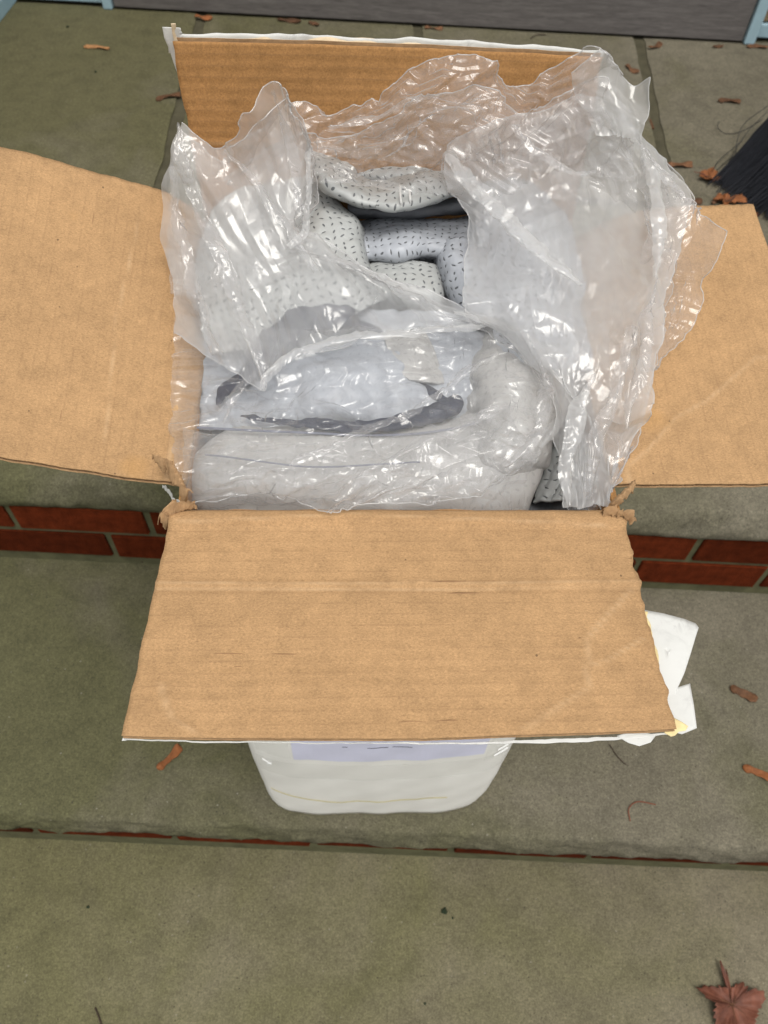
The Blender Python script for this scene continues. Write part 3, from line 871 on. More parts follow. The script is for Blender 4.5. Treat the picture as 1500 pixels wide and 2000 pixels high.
def eval_pts(ctrl, s, t):
    """ctrl surface at arrays of parameters s,t in 0..1"""
    c = np.array(ctrl, float)
    n, m = c.shape[:2]
    shp = s.shape
    S = np.clip(s.ravel() * (n - 1), 0, n - 1); Tt = np.clip(t.ravel() * (m - 1), 0, m - 1)
    i = np.clip(np.floor(S).astype(int), 0, n - 2); fs = (S - i)
    j = np.clip(np.floor(Tt).astype(int), 0, m - 2); ft = (Tt - j)
    e = np.concatenate([[2 * c[0] - c[1]], c, [2 * c[-1] - c[-2]]], 0)
    e = np.concatenate([2 * e[:, :1] - e[:, 1:2], e, 2 * e[:, -1:] - e[:, -2:-1]], 1)
    def w(f): return [0.5 * (-f + 2 * f ** 2 - f ** 3), 0.5 * (2 - 5 * f ** 2 + 3 * f ** 3), 0.5 * (f + 4 * f ** 2 - 3 * f ** 3), 0.5 * (-f ** 2 + f ** 3)]
    ws, wt = w(fs), w(ft)
    out = 0
    for a in range(4):
        for b in range(4):
            out = out + (ws[a] * wt[b])[:, None] * e[i + a, j + b]
    return out.reshape(shp + (3,))

def metric_uv(g_):
    du = np.linalg.norm(np.diff(g_, axis=0), axis=-1).mean(1)
    dv = np.linalg.norm(np.diff(g_, axis=1), axis=-1).mean(0)
    U = np.concatenate([[0], np.cumsum(du)]); V = np.concatenate([[0], np.cumsum(dv)])
    a, b = np.meshgrid(U, V, indexing='ij')
    return np.stack([b, a], -1).reshape(-1, 2)

def normals(x):
    nn = np.cross(np.gradient(x, axis=0), np.gradient(x, axis=1))
    return nn / (np.linalg.norm(nn, axis=-1)[..., None] + 1e-12)

def tri(v):
    return np.abs((v % 2.0) - 1.0) - 0.5

def facets(x, seed, dirs, slope, lam=(0.060, 0.011), count=9, cover=0.55, spread=0.45):
    """flat facets meeting in straight sharp folds, as in crumpled film: sums of triangle waves, each bent by the ones before"""
    r = np.random.default_rng(seed)
    P2 = x[..., :2] + 0.8 * np.stack([0.25 * x[..., 2], x[..., 2]], -1)
    f = np.zeros(x.shape[:2])
    for k in range(count):
        L = lam[0] * (lam[1] / lam[0]) ** (k / (count - 1))
        a = r.choice(dirs) + r.normal(0, spread)
        d = np.array((-math.sin(a), math.cos(a)))
        ph = r.uniform(0, 20)
        w = value_noise(P2, r.uniform(7, 12), seed * 31 + k, 2)
        m = np.clip((w + (cover - 0.5) * 2.2) / 0.35, 0, 1)
        f = f + m * slope * r.uniform(.6, 1.4) * L * 0.5 * tri((P2 @ d + 2.2 * f) / (0.5 * L) + ph)
    return f

def torn_sheet(a, b, seed, slope=.5, lam=(.016, .003), curl=.004, mat='kraft_torn'):
    """a ragged strip of crushed cardboard liner between two edge lines"""
    a, b = np.array(a, float), np.array(b, float)
    n, m = 60, 18
    A_ = cr(a, np.linspace(0, len(a) - 1, n)); B_ = cr(b, np.linspace(0, len(b) - 1, n))
    t = np.linspace(0, 1, m)[None, :, None]
    rag = 0.25 * value_noise(np.stack([np.linspace(0, 3, n), np.zeros(n)], -1), 4, seed, 3)[:, None, None]
    tt = t * (1 + rag * t)
    g_ = A_[:, None] * (1 - tt) + B_[:, None] * tt
    g_[..., 2] += curl * np.sin(t[..., 0] * np.pi)
    g_ = g_ + np.array((0.25, 0.25, 1.0)) * facets(g_, seed, (.4, 1.4, 2.4), slope, lam, 7, .8)[..., None]
    v, f = slab_grid(g_, np.array((0.0003, 0.0003, -0.0011)), n, m)
    return mesh_obj('torn_corner', v, f, M[mat], box, smooth=False)
torn_sheet([(-0.1677,0.0273,0.6580), (-0.1591,0.0282,0.6580), (-0.1486,0.0181,0.6520), (-0.1404,0.0079,0.6450)], [(-0.1647,0.0253,0.6550), (-0.1573,0.0206,0.6510), (-0.1514,0.0140,0.6450), (-0.1473,0.0074,0.6400)], 101)
torn_sheet([(-0.1625,-0.0082,0.6380), (-0.1600,-0.0028,0.6410), (-0.1521,0.0017,0.6430), (-0.1397,0.0065,0.6400)], [(-0.1578,-0.0091,0.6370), (-0.1544,-0.0054,0.6400), (-0.1493,-0.0019,0.6410), (-0.1378,0.0018,0.6400)], 103, .7)
torn_sheet([(0.1628,0.0212,0.6480), (0.1560,0.0149,0.6480), (0.1485,0.0092,0.6450), (0.1424,0.0041,0.6400)], [(0.1623,0.0164,0.6450), (0.1588,0.0107,0.6430), (0.1524,0.0051,0.6410), (0.1467,0.0012,0.6380)], 105)
torn_sheet([(0.1369,-0.0010,0.6410), (0.1481,-0.0041,0.6440), (0.1559,-0.0055,0.6430), (0.1595,-0.0091,0.6390)], [(0.1372,-0.0042,0.6400), (0.1478,-0.0066,0.6410), (0.1541,-0.0081,0.6400), (0.1549,-0.0115,0.6370)], 106, .7)
torn_sheet([(-0.1609,0.0149,0.6460), (-0.1549,0.0087,0.6440), (-0.1490,0.0048,0.6400)], [(-0.1594,0.0131,0.6450), (-0.1541,0.0076,0.6420), (-0.1490,0.0030,0.6390)], 108, .5, mat='paper')

GX0, GY0, GS, GN, GM = -0.36, -0.03, 0.002, 360, 180
H = np.full((GN, GM), 0.0)
def rasterise(v):
    """remember the highest point of what the film has to lie on"""
    i = np.clip(((v[:, 0] - GX0) / GS).astype(int), 0, GN - 1)
    j = np.clip(((v[:, 1] - GY0) / GS).astype(int), 0, GM - 1)
    np.maximum.at(H, (i, j), v[:, 2])

# ------------------------------------------------------------------ folded cover inside the bag
cover = empty('folded_cover', BOX_O, BOX_R)
tag(cover, 'grey perforated fabric cover rolled and folded inside the clear bag', 'cover')

def cloth(name, ctrl, mat, seed, n=110, m=110, wr=0.0012, thick=0.0025, roll=0.0, ws=40):
    g_ = eval_grid(ctrl, n, m)
    g_[..., 0] = np.where(g_[..., 2] < 0.668, np.clip(g_[..., 0], -0.1495, 0.1495), g_[..., 0])
    nx = np.cross(np.gradient(g_, axis=0), np.gradient(g_, axis=1))
    nx /= np.linalg.norm(nx, axis=-1)[..., None] + 1e-12
    if nx[..., 2].mean() < 0: nx = -nx
    uv = metric_uv(g_) + seed * 0.37
    # dents and drag folds
    rid = value_noise(g_ * np.array((1, .6, 1)), ws * 0.8, seed, 2) - np.abs(value_noise(g_, ws * 0.5, seed + 9, 1))
    fine = value_noise(g_, ws * 2.6, seed + 1, 3)
    g_ = g_ + nx * (wr * rid + wr * 0.5 * fine)[..., None]
    g_ = g_ + nx * facets(g_, seed * 11 + 3, (0.2, 0.9, 2.0), .07, (0.055, 0.014), 5, .5)[..., None]
    o = mesh_obj(name, g_.reshape(-1, 3), grid_faces(n, m), mat, cover, smooth=True, uv=uv)
    sd = o.modifiers.new('thickness', 'SOLIDIFY'); sd.thickness = thick; sd.offset = -1
    rasterise(eval_grid(ctrl, 260, 260).reshape(-1, 3))
    return o

def tube(name, pts, radii, mat, seed, parent, n=140, k=28, flat=1.0, wr=0.0, ws=40, uvs=1.0, smooth=True, fill=True, tilt=(0, 0, 1)):
    pts = np.array(pts, float); radii = np.array(radii, float)
    t = np.linspace(0, len(pts) - 1, n)
    c = cr(pts, t); r = np.maximum(cr(radii[:, None], t)[:, 0], 1e-4)
    tan = np.gradient(c, axis=0); tan /= np.linalg.norm(tan, axis=1)[:, None] + 1e-12
    sd = np.cross(tan, np.array(tilt, float)); sd /= np.linalg.norm(sd, axis=1)[:, None] + 1e-9
    nn = np.cross(sd, tan)
    A = np.linspace(0, 2 * np.pi, k + 1)
    g_ = c[:, None] + sd[:, None] * (r[:, None] * np.cos(A))[..., None] + nn[:, None] * (r[:, None] * flat * np.sin(A))[..., None]
    out = sd[:, None] * np.cos(A)[None, :, None] + nn[:, None] * np.sin(A)[None, :, None]
    if wr:
        q = g_.copy(); q[:, -1] = q[:, 0]
        g_[:, :-1] += (out * facets(g_, seed * 13 + 5, (0.3, 1.2, 2.0), .12 if wr else 0.0, (0.05, 0.012), 6, .5)[..., None])[:, :-1]
        g_[:, -1] = g_[:, 0]
        g_ = g_ + out * (wr * (1 - 2 * np.abs(value_noise(q, ws, seed, 2))) + wr * .5 * value_noise(q, ws * 2.5, seed + 1, 3))[..., None]
    L = np.concatenate([[0], np.cumsum(np.linalg.norm(np.diff(c, axis=0), axis=1))])
    a, b = np.meshgrid(L, A * radii.mean() * 0.9, indexing='ij')
    uv = np.stack([a, b], -1).reshape(-1, 2) * uvs + seed * 0.21
    f = [tuple(x) for x in grid_faces(n, k + 1)]
    f += [tuple(range(k, -1, -1))[:-1], tuple((n - 1) * (k + 1) + b_ for b_ in range(k))]
    o = mesh_obj(name, g_.reshape(-1, 3), f, mat, parent, smooth=smooth, uv=uv)
    if fill: rasterise(np.repeat(g_.reshape(-1, 3), 1, 0))
    return o

# dark bulk below, filling the box
cloth('inner_bulk_shade', [[(x, y, 0.600 - 0.02 * abs(x) / .15 + (0.03 if y > .17 else 0.0)) for x in (-.149, -.07, 0, .07, .149)] for y in (.008, .06, .12, .18, .23, .268)], M['fill'], 40, 80, 80, 0.004, 0.01, ws=30)
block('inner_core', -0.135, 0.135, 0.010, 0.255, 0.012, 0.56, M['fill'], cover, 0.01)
# left fold
cloth('side_fold', [
  [(-0.1483,0.2709,0.6900), (-0.1227,0.2846,0.7050), (-0.0961,0.3061,0.7120), (-0.0749,0.3118,0.7160), (-0.0680,0.3040,0.7120), (-0.0712,0.3067,0.7000)],
  [(-0.1551,0.2429,0.6800), (-0.1245,0.2461,0.6970), (-0.0935,0.2527,0.7070), (-0.0650,0.2570,0.7120), (-0.0447,0.2577,0.7080), (-0.0400,0.2780,0.6900)],
  [(-0.1563,0.2068,0.6720), (-0.1265,0.2116,0.6880), (-0.0923,0.2180,0.6980), (-0.0563,0.2225,0.7060), (-0.0325,0.2326,0.7030), (-0.0264,0.2546,0.6840)],
  [(-0.1540,0.1779,0.6650), (-0.1225,0.1779,0.6800), (-0.0871,0.1840,0.6900), (-0.0520,0.1891,0.6970), (-0.0278,0.2040,0.6960), (-0.0215,0.2278,0.6760)],
  [(-0.1487,0.1562,0.6580), (-0.1159,0.1543,0.6700), (-0.0789,0.1605,0.6800), (-0.0441,0.1672,0.6880), (-0.0223,0.1864,0.6870), (-0.0158,0.2100,0.6680)],
  [(-0.1405,0.1421,0.6500), (-0.1060,0.1371,0.6600), (-0.0712,0.1457,0.6680), (-0.0364,0.1543,0.6760), (-0.0147,0.1728,0.6750), (-0.0085,0.1932,0.6580)]],
  M['perf'], 3, wr=0.0013, ws=34)
cloth('rolled_hem', [
  [(-0.0659,0.3116,0.7280), (-0.0524,0.3012,0.7270), (-0.0390,0.2884,0.7240), (-0.0275,0.2752,0.7200), (-0.0136,0.2678,0.7180), (0.0029,0.2710,0.7200), (0.0196,0.2772,0.7220), (0.0388,0.2794,0.7220), (0.0601,0.2822,0.7200)],
  [(-0.0679,0.2817,0.7380), (-0.0553,0.2706,0.7360), (-0.0421,0.2607,0.7310), (-0.0297,0.2522,0.7260), (-0.0146,0.2453,0.7240), (0.0026,0.2490,0.7260), (0.0188,0.2563,0.7280), (0.0370,0.2609,0.7270), (0.0582,0.2661,0.7240)],
  [(-0.0659,0.2642,0.7360), (-0.0533,0.2485,0.7340), (-0.0416,0.2396,0.7290), (-0.0294,0.2353,0.7250), (-0.0148,0.2328,0.7230), (0.0028,0.2336,0.7250), (0.0197,0.2410,0.7260), (0.0372,0.2497,0.7250), (0.0579,0.2606,0.7220)],
  [(-0.0620,0.2590,0.7290), (-0.0511,0.2440,0.7270), (-0.0404,0.2378,0.7220), (-0.0286,0.2340,0.7190), (-0.0135,0.2328,0.7170), (0.0038,0.2301,0.7190), (0.0215,0.2360,0.7200), (0.0392,0.2475,0.7190), (0.0585,0.2602,0.7170)],
  [(-0.0605,0.2786,0.7160), (-0.0504,0.2644,0.7140), (-0.0402,0.2584,0.7090), (-0.0283,0.2549,0.7060), (-0.0127,0.2527,0.7050), (0.0054,0.2516,0.7060), (0.0238,0.2579,0.7070), (0.0422,0.2697,0.7060), (0.0622,0.2828,0.7040)]],
  M['perf'], 5, 60, 140, wr=.0009, thick=.002, ws=60)
cloth('back_fold', [
  [(-0.0537,0.3150,0.7160), (-0.0196,0.3031,0.7180), (0.0141,0.2978,0.7190), (0.0482,0.2977,0.7180), (0.0833,0.3043,0.7160)],
  [(-0.0470,0.2957,0.7180), (-0.0179,0.2821,0.7210), (0.0130,0.2785,0.7220), (0.0466,0.2822,0.7210), (0.0839,0.2928,0.7180)],
  [(-0.0365,0.2837,0.7140), (-0.0117,0.2741,0.7170), (0.0130,0.2733,0.7180), (0.0469,0.2794,0.7160), (0.0840,0.2881,0.7140)],
  [(-0.0323,0.2904,0.6980), (-0.0089,0.2815,0.7010), (0.0165,0.2807,0.7020), (0.0494,0.2898,0.7000), (0.0874,0.2982,0.6990)]],
  M['perf'], 7, wr=0.0014, ws=45)
tube('stitching', [(0.0039,0.2675,0.7225), (0.0039,0.2540,0.7265), (0.0038,0.2434,0.7285), (0.0035,0.2357,0.7280), (0.0038,0.2293,0.7268), (0.0044,0.2290,0.7210)], [.0009] * 6, M['thread'], 11, cover, n=60, k=6, fill=False)
tube('stitching', [(0.0113,0.2705,0.7235), (0.0113,0.2569,0.7275), (0.0111,0.2467,0.7292), (0.0108,0.2393,0.7285), (0.0109,0.2317,0.7272), (0.0116,0.2312,0.7215)], [.0009] * 6, M['thread'], 11, cover, n=60, k=6, fill=False)
# bluish folds below the hem
cloth('inner_bulk_shade', [[(-0.0365,0.2700,0.7001), (-0.0028,0.2700,0.6971), (0.0351,0.2700,0.7006), (0.0925,0.2700,0.7136)], [(-0.0365,0.2620,0.6969), (-0.0029,0.2620,0.6957), (0.0348,0.2620,0.6982), (0.0926,0.2620,0.7072)], [(-0.0321,0.3041,0.6640), (-0.0007,0.2988,0.6680), (0.0400,0.3000,0.6680), (0.0907,0.3055,0.6680)]], M['fill'], 53, 40, 40, .001)  # dark sheet standing in for the shade under the hem
cloth('lower_fold', [
  [(-0.0367,0.3593,0.6500), (0.0020,0.3623,0.6500), (0.0412,0.3662,0.6500), (0.0913,0.3767,0.6500)],
  [(-0.0320,0.3112,0.6620), (-0.0002,0.3090,0.6650), (0.0366,0.3117,0.6640), (0.0808,0.3163,0.6640)],
  [(-0.0271,0.2664,0.6820), (0.0018,0.2655,0.6860), (0.0364,0.2681,0.6850), (0.0757,0.2708,0.6840)],
  [(-0.0241,0.2346,0.6880), (0.0044,0.2314,0.6930), (0.0336,0.2358,0.6920), (0.0713,0.2356,0.6900)],
  [(-0.0217,0.2213,0.6830), (0.0043,0.2177,0.6860), (0.0264,0.2267,0.6820), (0.0657,0.2159,0.6860)],
  [(-0.0196,0.2329,0.6680), (0.0058,0.2322,0.6680), (0.0296,0.2588,0.6550), (0.0657,0.2185,0.6720)]],
  M['perf_blue'], 13, wr=0.0012, ws=48)
cloth('lower_fold', [
  [(0.0365,0.2599,0.6680), (0.0428,0.2334,0.6900), (0.0556,0.2292,0.6940), (0.0747,0.2313,0.6920)],
  [(0.0353,0.2447,0.6600), (0.0419,0.2147,0.6850), (0.0539,0.2071,0.6920), (0.0740,0.2056,0.6920)],
  [(0.0375,0.2277,0.6520), (0.0446,0.1980,0.6780), (0.0571,0.1894,0.6860), (0.0764,0.1853,0.6880)],
  [(0.0441,0.2132,0.6450), (0.0494,0.1816,0.6700), (0.0604,0.1717,0.6780), (0.0796,0.1683,0.6800)],
  [(0.0557,0.1994,0.6350), (0.0595,0.1741,0.6550), (0.0674,0.1622,0.6640), (0.0842,0.1565,0.6680)]],
  M['perf_blue'], 17, wr=0.0010, ws=45)
cloth('corner_fold', [
  [(-0.0190,0.2233,0.6720), (-0.0034,0.2207,0.6770), (0.0131,0.2197,0.6780), (0.0326,0.2217,0.6740), (0.0389,0.2453,0.6550)],
  [(-0.0169,0.2053,0.6730), (-0.0021,0.2008,0.6790), (0.0140,0.1998,0.6800), (0.0327,0.2004,0.6760), (0.0397,0.2252,0.6550)],
  [(-0.0129,0.1925,0.6680), (0.0017,0.1869,0.6740), (0.0176,0.1847,0.6760), (0.0337,0.1851,0.6720), (0.0404,0.2069,0.6520)],
  [(-0.0096,0.1931,0.6550), (0.0064,0.1858,0.6600), (0.0206,0.1836,0.6620), (0.0339,0.1845,0.6600), (0.0398,0.2013,0.6450)]],
  M['perf'], 19, 80, 80, wr=0.0008, ws=45)
# far side bulk under the right-hand film
cloth('side_fold', [
  [(0.0719,0.3002,0.7180), (0.0981,0.2898,0.7200), (0.1252,0.2891,0.7120), (0.1472,0.2878,0.6900)],
  [(0.0673,0.2594,0.7060), (0.0945,0.2506,0.7120), (0.1242,0.2467,0.7060), (0.1525,0.2597,0.6840)],
  [(0.0672,0.2213,0.6940), (0.0948,0.2089,0.7030), (0.1268,0.2118,0.6970), (0.1554,0.2287,0.6760)],
  [(0.0687,0.1828,0.6840), (0.0952,0.1702,0.6940), (0.1269,0.1757,0.6880), (0.1593,0.2018,0.6660)],
  [(0.0733,0.1515,0.6700), (0.0995,0.1401,0.6800), (0.1289,0.1447,0.6740), (0.1593,0.1646,0.6550)],
  [(0.0802,0.1224,0.6550), (0.1004,0.1119,0.6650), (0.1290,0.1149,0.6600), (0.1570,0.1283,0.6450)]],
  M['perf_blue'], 23, 80, 80, wr=0.0022, ws=40)
# middle: lining dome inside a navy bound opening
cloth('lining', [
  [(-0.1598,0.1902,0.6500), (-0.1165,0.1724,0.6600), (-0.0685,0.1745,0.6640), (-0.0206,0.1704,0.6680), (0.0280,0.1750,0.6640), (0.0700,0.1755,0.6550)],
  [(-0.1591,0.1567,0.6420), (-0.1156,0.1483,0.6500), (-0.0677,0.1434,0.6600), (-0.0209,0.1395,0.6640), (0.0268,0.1471,0.6580), (0.0756,0.1451,0.6500)],
  [(-0.1579,0.1285,0.6360), (-0.1139,0.1196,0.6450), (-0.0665,0.1071,0.6600), (-0.0214,0.1045,0.6630), (0.0216,0.1159,0.6500), (0.0732,0.1179,0.6460)],
  [(-0.1565,0.1051,0.6320), (-0.1125,0.0950,0.6400), (-0.0661,0.0837,0.6520), (-0.0216,0.0822,0.6540), (0.0209,0.0949,0.6440), (0.0671,0.0920,0.6420)],
  [(-0.1560,0.0881,0.6220), (-0.1124,0.0811,0.6300), (-0.0665,0.0759,0.6360), (-0.0214,0.0743,0.6380), (0.0207,0.0783,0.6340), (0.0665,0.0760,0.6340)]],
  M['plain_blue'], 29, wr=0.0022, ws=42)
tube('binding', [(-0.1329,0.0945,0.6420), (-0.1274,0.1044,0.6480), (-0.1135,0.1145,0.6520), (-0.0995,0.1259,0.6600), (-0.0884,0.1408,0.6670), (-0.0712,0.1526,0.6730), (-0.0519,0.1552,0.6760), (-0.0326,0.1496,0.6770)], [.002, .005, .0075, .0105, .0140, .0155, .0145, .009], M['navy'], 31, cover, wr=0.001, ws=70, flat=.55)
tube('binding', [(-0.0326,0.1520,0.6750), (-0.0169,0.1501,0.6650), (-0.0013,0.1362,0.6570), (0.0100,0.1175,0.6510), (0.0251,0.1054,0.6470), (0.0401,0.0968,0.6450)], [.006, .006, .005, .005, .004, .004], M['navy'], 33, cover, wr=0.0008, ws=70, flat=.5)
tube('binding', [(-0.1146,0.0814,0.6450), (-0.0916,0.0736,0.6480), (-0.0620,0.0680,0.6510), (-0.0328,0.0634,0.6530), (-0.0072,0.0666,0.6530), (0.0153,0.0742,0.6520), (0.0357,0.0860,0.6500), (0.0446,0.0992,0.6480)], [.0015, .0028, .0042, .005, .006, .0078, .008, .003], M['navy'], 35, cover, wr=0.0008, ws=70, flat=.45)
cloth('tab', [[(-0.0100,0.1461,0.6660), (0.0065,0.1481,0.6670), (0.0227,0.1531,0.6640)], [(-0.0064,0.1306,0.6620), (0.0119,0.1320,0.6620), (0.0302,0.1366,0.6570)], [(-0.0001,0.1171,0.6580), (0.0182,0.1184,0.6560), (0.0347,0.1239,0.6500)], [(0.0094,0.1089,0.6540), (0.0248,0.1084,0.6530), (0.0361,0.1117,0.6500)]], M['perf_faint'], 37, 60, 60, wr=.001)
# big roll along the front
tube('front_roll', [(-.148, .060, .590), (-.138, .058, .592), (-.09, .056, .595), (-.03, .055, .596), (.03, .057, .596), (.07, .062, .596), (.092, .066, .596), (.100, .066, .592)], [.012, .040, .0490, .0515, .0510, .0480, .038, .010], M['perf_faint'], 41, cover, n=160, k=60, wr=0.0012, ws=22, flat=1.0)
tube('stitching', [(-0.1456,0.0733,0.6410), (-0.1244,0.0682,0.6450), (-0.0947,0.0637,0.6480), (-0.0582,0.0601,0.6500), (-0.0291,0.0584,0.6500), (0.0073,0.0596,0.6500), (0.0374,0.0665,0.6480), (0.0571,0.0746,0.6460)], [.0009] * 8, M['thread_dark'], 43, cover, n=100, k=6, fill=False)
tube('stitching', [(-0.1365,0.0449,0.6440), (-0.1215,0.0405,0.6470), (-0.0998,0.0352,0.6490), (-0.0714,0.0298,0.6500), (-0.0504,0.0290,0.6500), (-0.0223,0.0309,0.6500), (0.0134,0.0347,0.6490)], [.0007] * 7, M['thread_dark'], 44, cover, n=100, k=6, fill=False)
# bundles at the right front
cloth('bundle', [
  [(0.0578,0.1806,0.6400), (0.0782,0.1757,0.6550), (0.1002,0.1608,0.6600), (0.1262,0.1569,0.6400)],
  [(0.0521,0.1419,0.6420), (0.0718,0.1294,0.6640), (0.0951,0.1197,0.6680), (0.1266,0.1280,0.6450)],
  [(0.0496,0.1099,0.6400), (0.0689,0.0979,0.6600), (0.0935,0.0888,0.6640), (0.1248,0.1005,0.6420)],
  [(0.0461,0.0836,0.6340), (0.0641,0.0642,0.6550), (0.0905,0.0591,0.6580), (0.1180,0.0745,0.6360)],
  [(0.0469,0.0602,0.6260), (0.0613,0.0416,0.6450), (0.0869,0.0417,0.6450), (0.1108,0.0589,0.6220)],
  [(0.0531,0.0578,0.6050), (0.0648,0.0408,0.6200), (0.0875,0.0408,0.6200), (0.1098,0.0620,0.6000)]],
  M['perf_faint'], 47, wr=0.0025, ws=48)
cloth('bundle', [
  [(0.1306,0.1046,0.6000), (0.1369,0.0965,0.6120), (0.1495,0.0957,0.6100)],
  [(0.1153,0.0723,0.6000), (0.1304,0.0624,0.6150), (0.1485,0.0657,0.6080)],
  [(0.1038,0.0426,0.5960), (0.1239,0.0350,0.6060), (0.1465,0.0412,0.5980)]],
  M['perf'], 51, 50, 50, wr=0.003, ws=50)

# flap surfaces also carry film
for fn in (left_surf, right_surf):
    uu, vv = np.meshgrid(np.linspace(0, 1, 300), np.linspace(0, 1, 300), indexing='ij')
    rasterise(fn(uu, vv).reshape(-1, 3))
# close pin-holes of the height map
for _ in range(2):
    Z = np.pad(H, 1, mode='edge')
    nb = np.max([Z[a:a + GN, b:b + GM] for a in range(3) for b in range(3)], 0)
    H = np.where(H < 0.5, nb, H)
Z = np.pad(H, 1, mode='edge')
Hs = np.mean([Z[a:a + GN, b:b + GM] for a in range(3) for b in range(3)], 0)
H = np.maximum(H, Hs)

def height(x, y):
    fx = np.clip((x - GX0) / GS - 0.5, 0, GN - 1.001); fy = np.clip((y - GY0) / GS - 0.5, 0, GM - 1.001)
    i = fx.astype(int); j = fy.astype(int); a = fx - i; b = fy - j
    return H[i, j] * (1 - a) * (1 - b) + H[i + 1, j] * a * (1 - b) + H[i, j + 1] * (1 - a) * b + H[i + 1, j + 1] * a * b

# ------------------------------------------------------------------ crumpled film: a small cloth solver, coarse to fine
def up2(a):
    b = np.empty((a.shape[0] * 2 - 1,) + a.shape[1:])
    b[::2] = a; b[1::2] = 0.5 * (a[:-1] + a[1:])
    c = np.empty((b.shape[0], a.shape[1] * 2 - 1) + a.shape[2:])
    c[:, ::2] = b; c[:, 1::2] = 0.5 * (b[:, :-1] + b[:, 1:])
    return c

def crumple(ctrl, n0, m0, levels, excess, seed, aniso=(1.0, 1.0), hold=0.05, noise_amp=0.005, collide=True, offset=0.0028, smooth_last=1):
    r = np.random.default_rng(seed)
    u, v = np.meshgrid(np.linspace(0, 1, n0), np.linspace(0, 1, m0), indexing='ij')
    ju = r.uniform(-.32, .32, u.shape) / (n0 - 1); jv = r.uniform(-.32, .32, u.shape) / (m0 - 1)
    ju[0] = ju[-1] = 0; jv[:, 0] = jv[:, -1] = 0
    u = u + ju; v = v + jv
    x = eval_pts(ctrl, u, v) + r.normal(0, noise_amp, u.shape + (3,)) * np.array((.5, .5, 1.2))
    for lev in range(levels):
        if lev:
            u, v, x = up2(u), up2(v), up2(x)
            x = x + r.normal(0, noise_amp * 0.15 ** lev, x.shape)
        Tg = eval_pts(ctrl, u, v)
        if lev: soft = x.copy()
        ex = 1 + excess * np.clip(0.75 + 1.5 * value_noise(np.stack([u, v], -1), 2.4, seed + 3, 2), 0.05, 1.9)
        ex = np.maximum(ex, 1.0)
        def rest(d): return None
        pairs = []
        def add(sa, sb, k, per, an=1.0):
            L0 = np.linalg.norm(Tg[sa] - Tg[sb], axis=-1) * (1 + an * (0.5 * (ex[sa] + ex[sb]) - 1))
            pairs.append((sa, sb, L0, k, per))
        n, m = u.shape
        S = slice
        for par in (0, 1):
            ra = np.arange(par, n - 1, 2); add((ra, S(None)), (ra + 1, S(None)), 1.0, 0, aniso[0])
            ca = np.arange(par, m - 1, 2); add((S(None), ca), (S(None), ca + 1), 1.0, 0, aniso[1])
        for par in (0, 1):
            ra = np.arange(par, n - 1, 2)
            add((ra, S(0, m - 1)), (ra + 1, S(1, m)), 0.6, 0)
            add((ra, S(1, m)), (ra + 1, S(0, m - 1)), 0.6, 0)
        for par in (0, 1, 2, 3):
            ra = np.array([i for i in range(n - 2) if i % 4 in ((par),)]); 
            if len(ra): add((ra, S(None)), (ra + 2, S(None)), 0.10, 1)
            ca = np.array([i for i in range(m - 2) if i % 4 == par])
            if len(ca): add((S(None), ca), (S(None), ca + 2), 0.10, 1)
        iters = (70, 50, 36, 22, 12)[min(lev, 4)]
        for it in range(iters):
            for sa, sb, L0, k, per in pairs:
                d = x[sb] - x[sa]
                l = np.linalg.norm(d, axis=-1) + 1e-9
                c = (0.5 * k * (l - L0) / l)
                if per: c = np.minimum(c, 0)          # bending only pushes apart
                c = c[..., None] * d
                x[sa] += c
                x[sb] -= c
            x += (Tg - x) * (hold if lev == 0 else hold * 0.25)
            if collide:
                h = height(x[..., 0], x[..., 1]) + offset
                x[..., 2] = np.where(x[..., 2] < h, np.where(h - x[..., 2] < 0.05, h, x[..., 2]), x[..., 2])
            x[..., 1] = np.minimum(x[..., 1], 0.277 + np.clip(x[..., 2] - 0.65, 0, 1) * 0.06)
    for _ in range(smooth_last):
        y = x.copy()
        y[1:-1, 1:-1] = 0.5 * x[1:-1, 1:-1] + 0.125 * (x[:-2, 1:-1] + x[2:, 1:-1] + x[1:-1, :-2] + x[1:-1, 2:])
        x = y
    return x

bag = empty('plastic_bag', BOX_O, BOX_R)
tag(bag, 'crumpled clear plastic bag lining the open cardboard box', 'bag')

def sheet(ctrl, n0, m0, levels, excess, seed, mat, shift=(0, 0, 0), rim=(0, 0, 0, 0), dirs=(0.6, 1.9), slope=0.30, lam=(0.055, 0.009), cover=0.6, **kw):
    c = np.array(ctrl, float) + np.array(shift)
    x = crumple(c, n0, m0, levels, excess, seed, **kw)
    step = max(np.linalg.norm(np.diff(x, axis=0), axis=-1).mean(), np.linalg.norm(np.diff(x, axis=1), axis=-1).mean())
    while step > 0.0015 and x.size < 3 * 40000:
        x = up2(x); step *= 0.5
    if slope:
        x = x + normals(x) * facets(x, seed * 7 + 1, dirs, slope, lam, 9, cover)[..., None]
    n, m = x.shape[:2]
    # ragged, slightly stretched rims
    iu = np.minimum(np.arange(n), n - 1 - np.arange(n))[:, None] * step
    iv = np.minimum(np.arange(m), m - 1 - np.arange(m))[None, :] * step
    near = np.exp(-np.minimum(iu, iv) / 0.006)[..., None]
    x = x + near * np.stack([0.0028 * value_noise(x, 26, seed + 50 + k, 2) + 0.0007 * value_noise(x, 110, seed + 60 + k, 2) for k in range(3)], -1) * np.array((1, 1, .6))
    o = mesh_obj('film', x.reshape(-1, 3), grid_faces(n, m), M[mat], bag, smooth=True)
    rims = []
    for e, on in zip((x[0], x[:, -1], x[-1], x[:, 0]), rim):
        if on:
            tube('rim', e, [0.00040] * len(e), M['film_rim'], 1, o, n=len(e), k=5, fill=False)
    return o

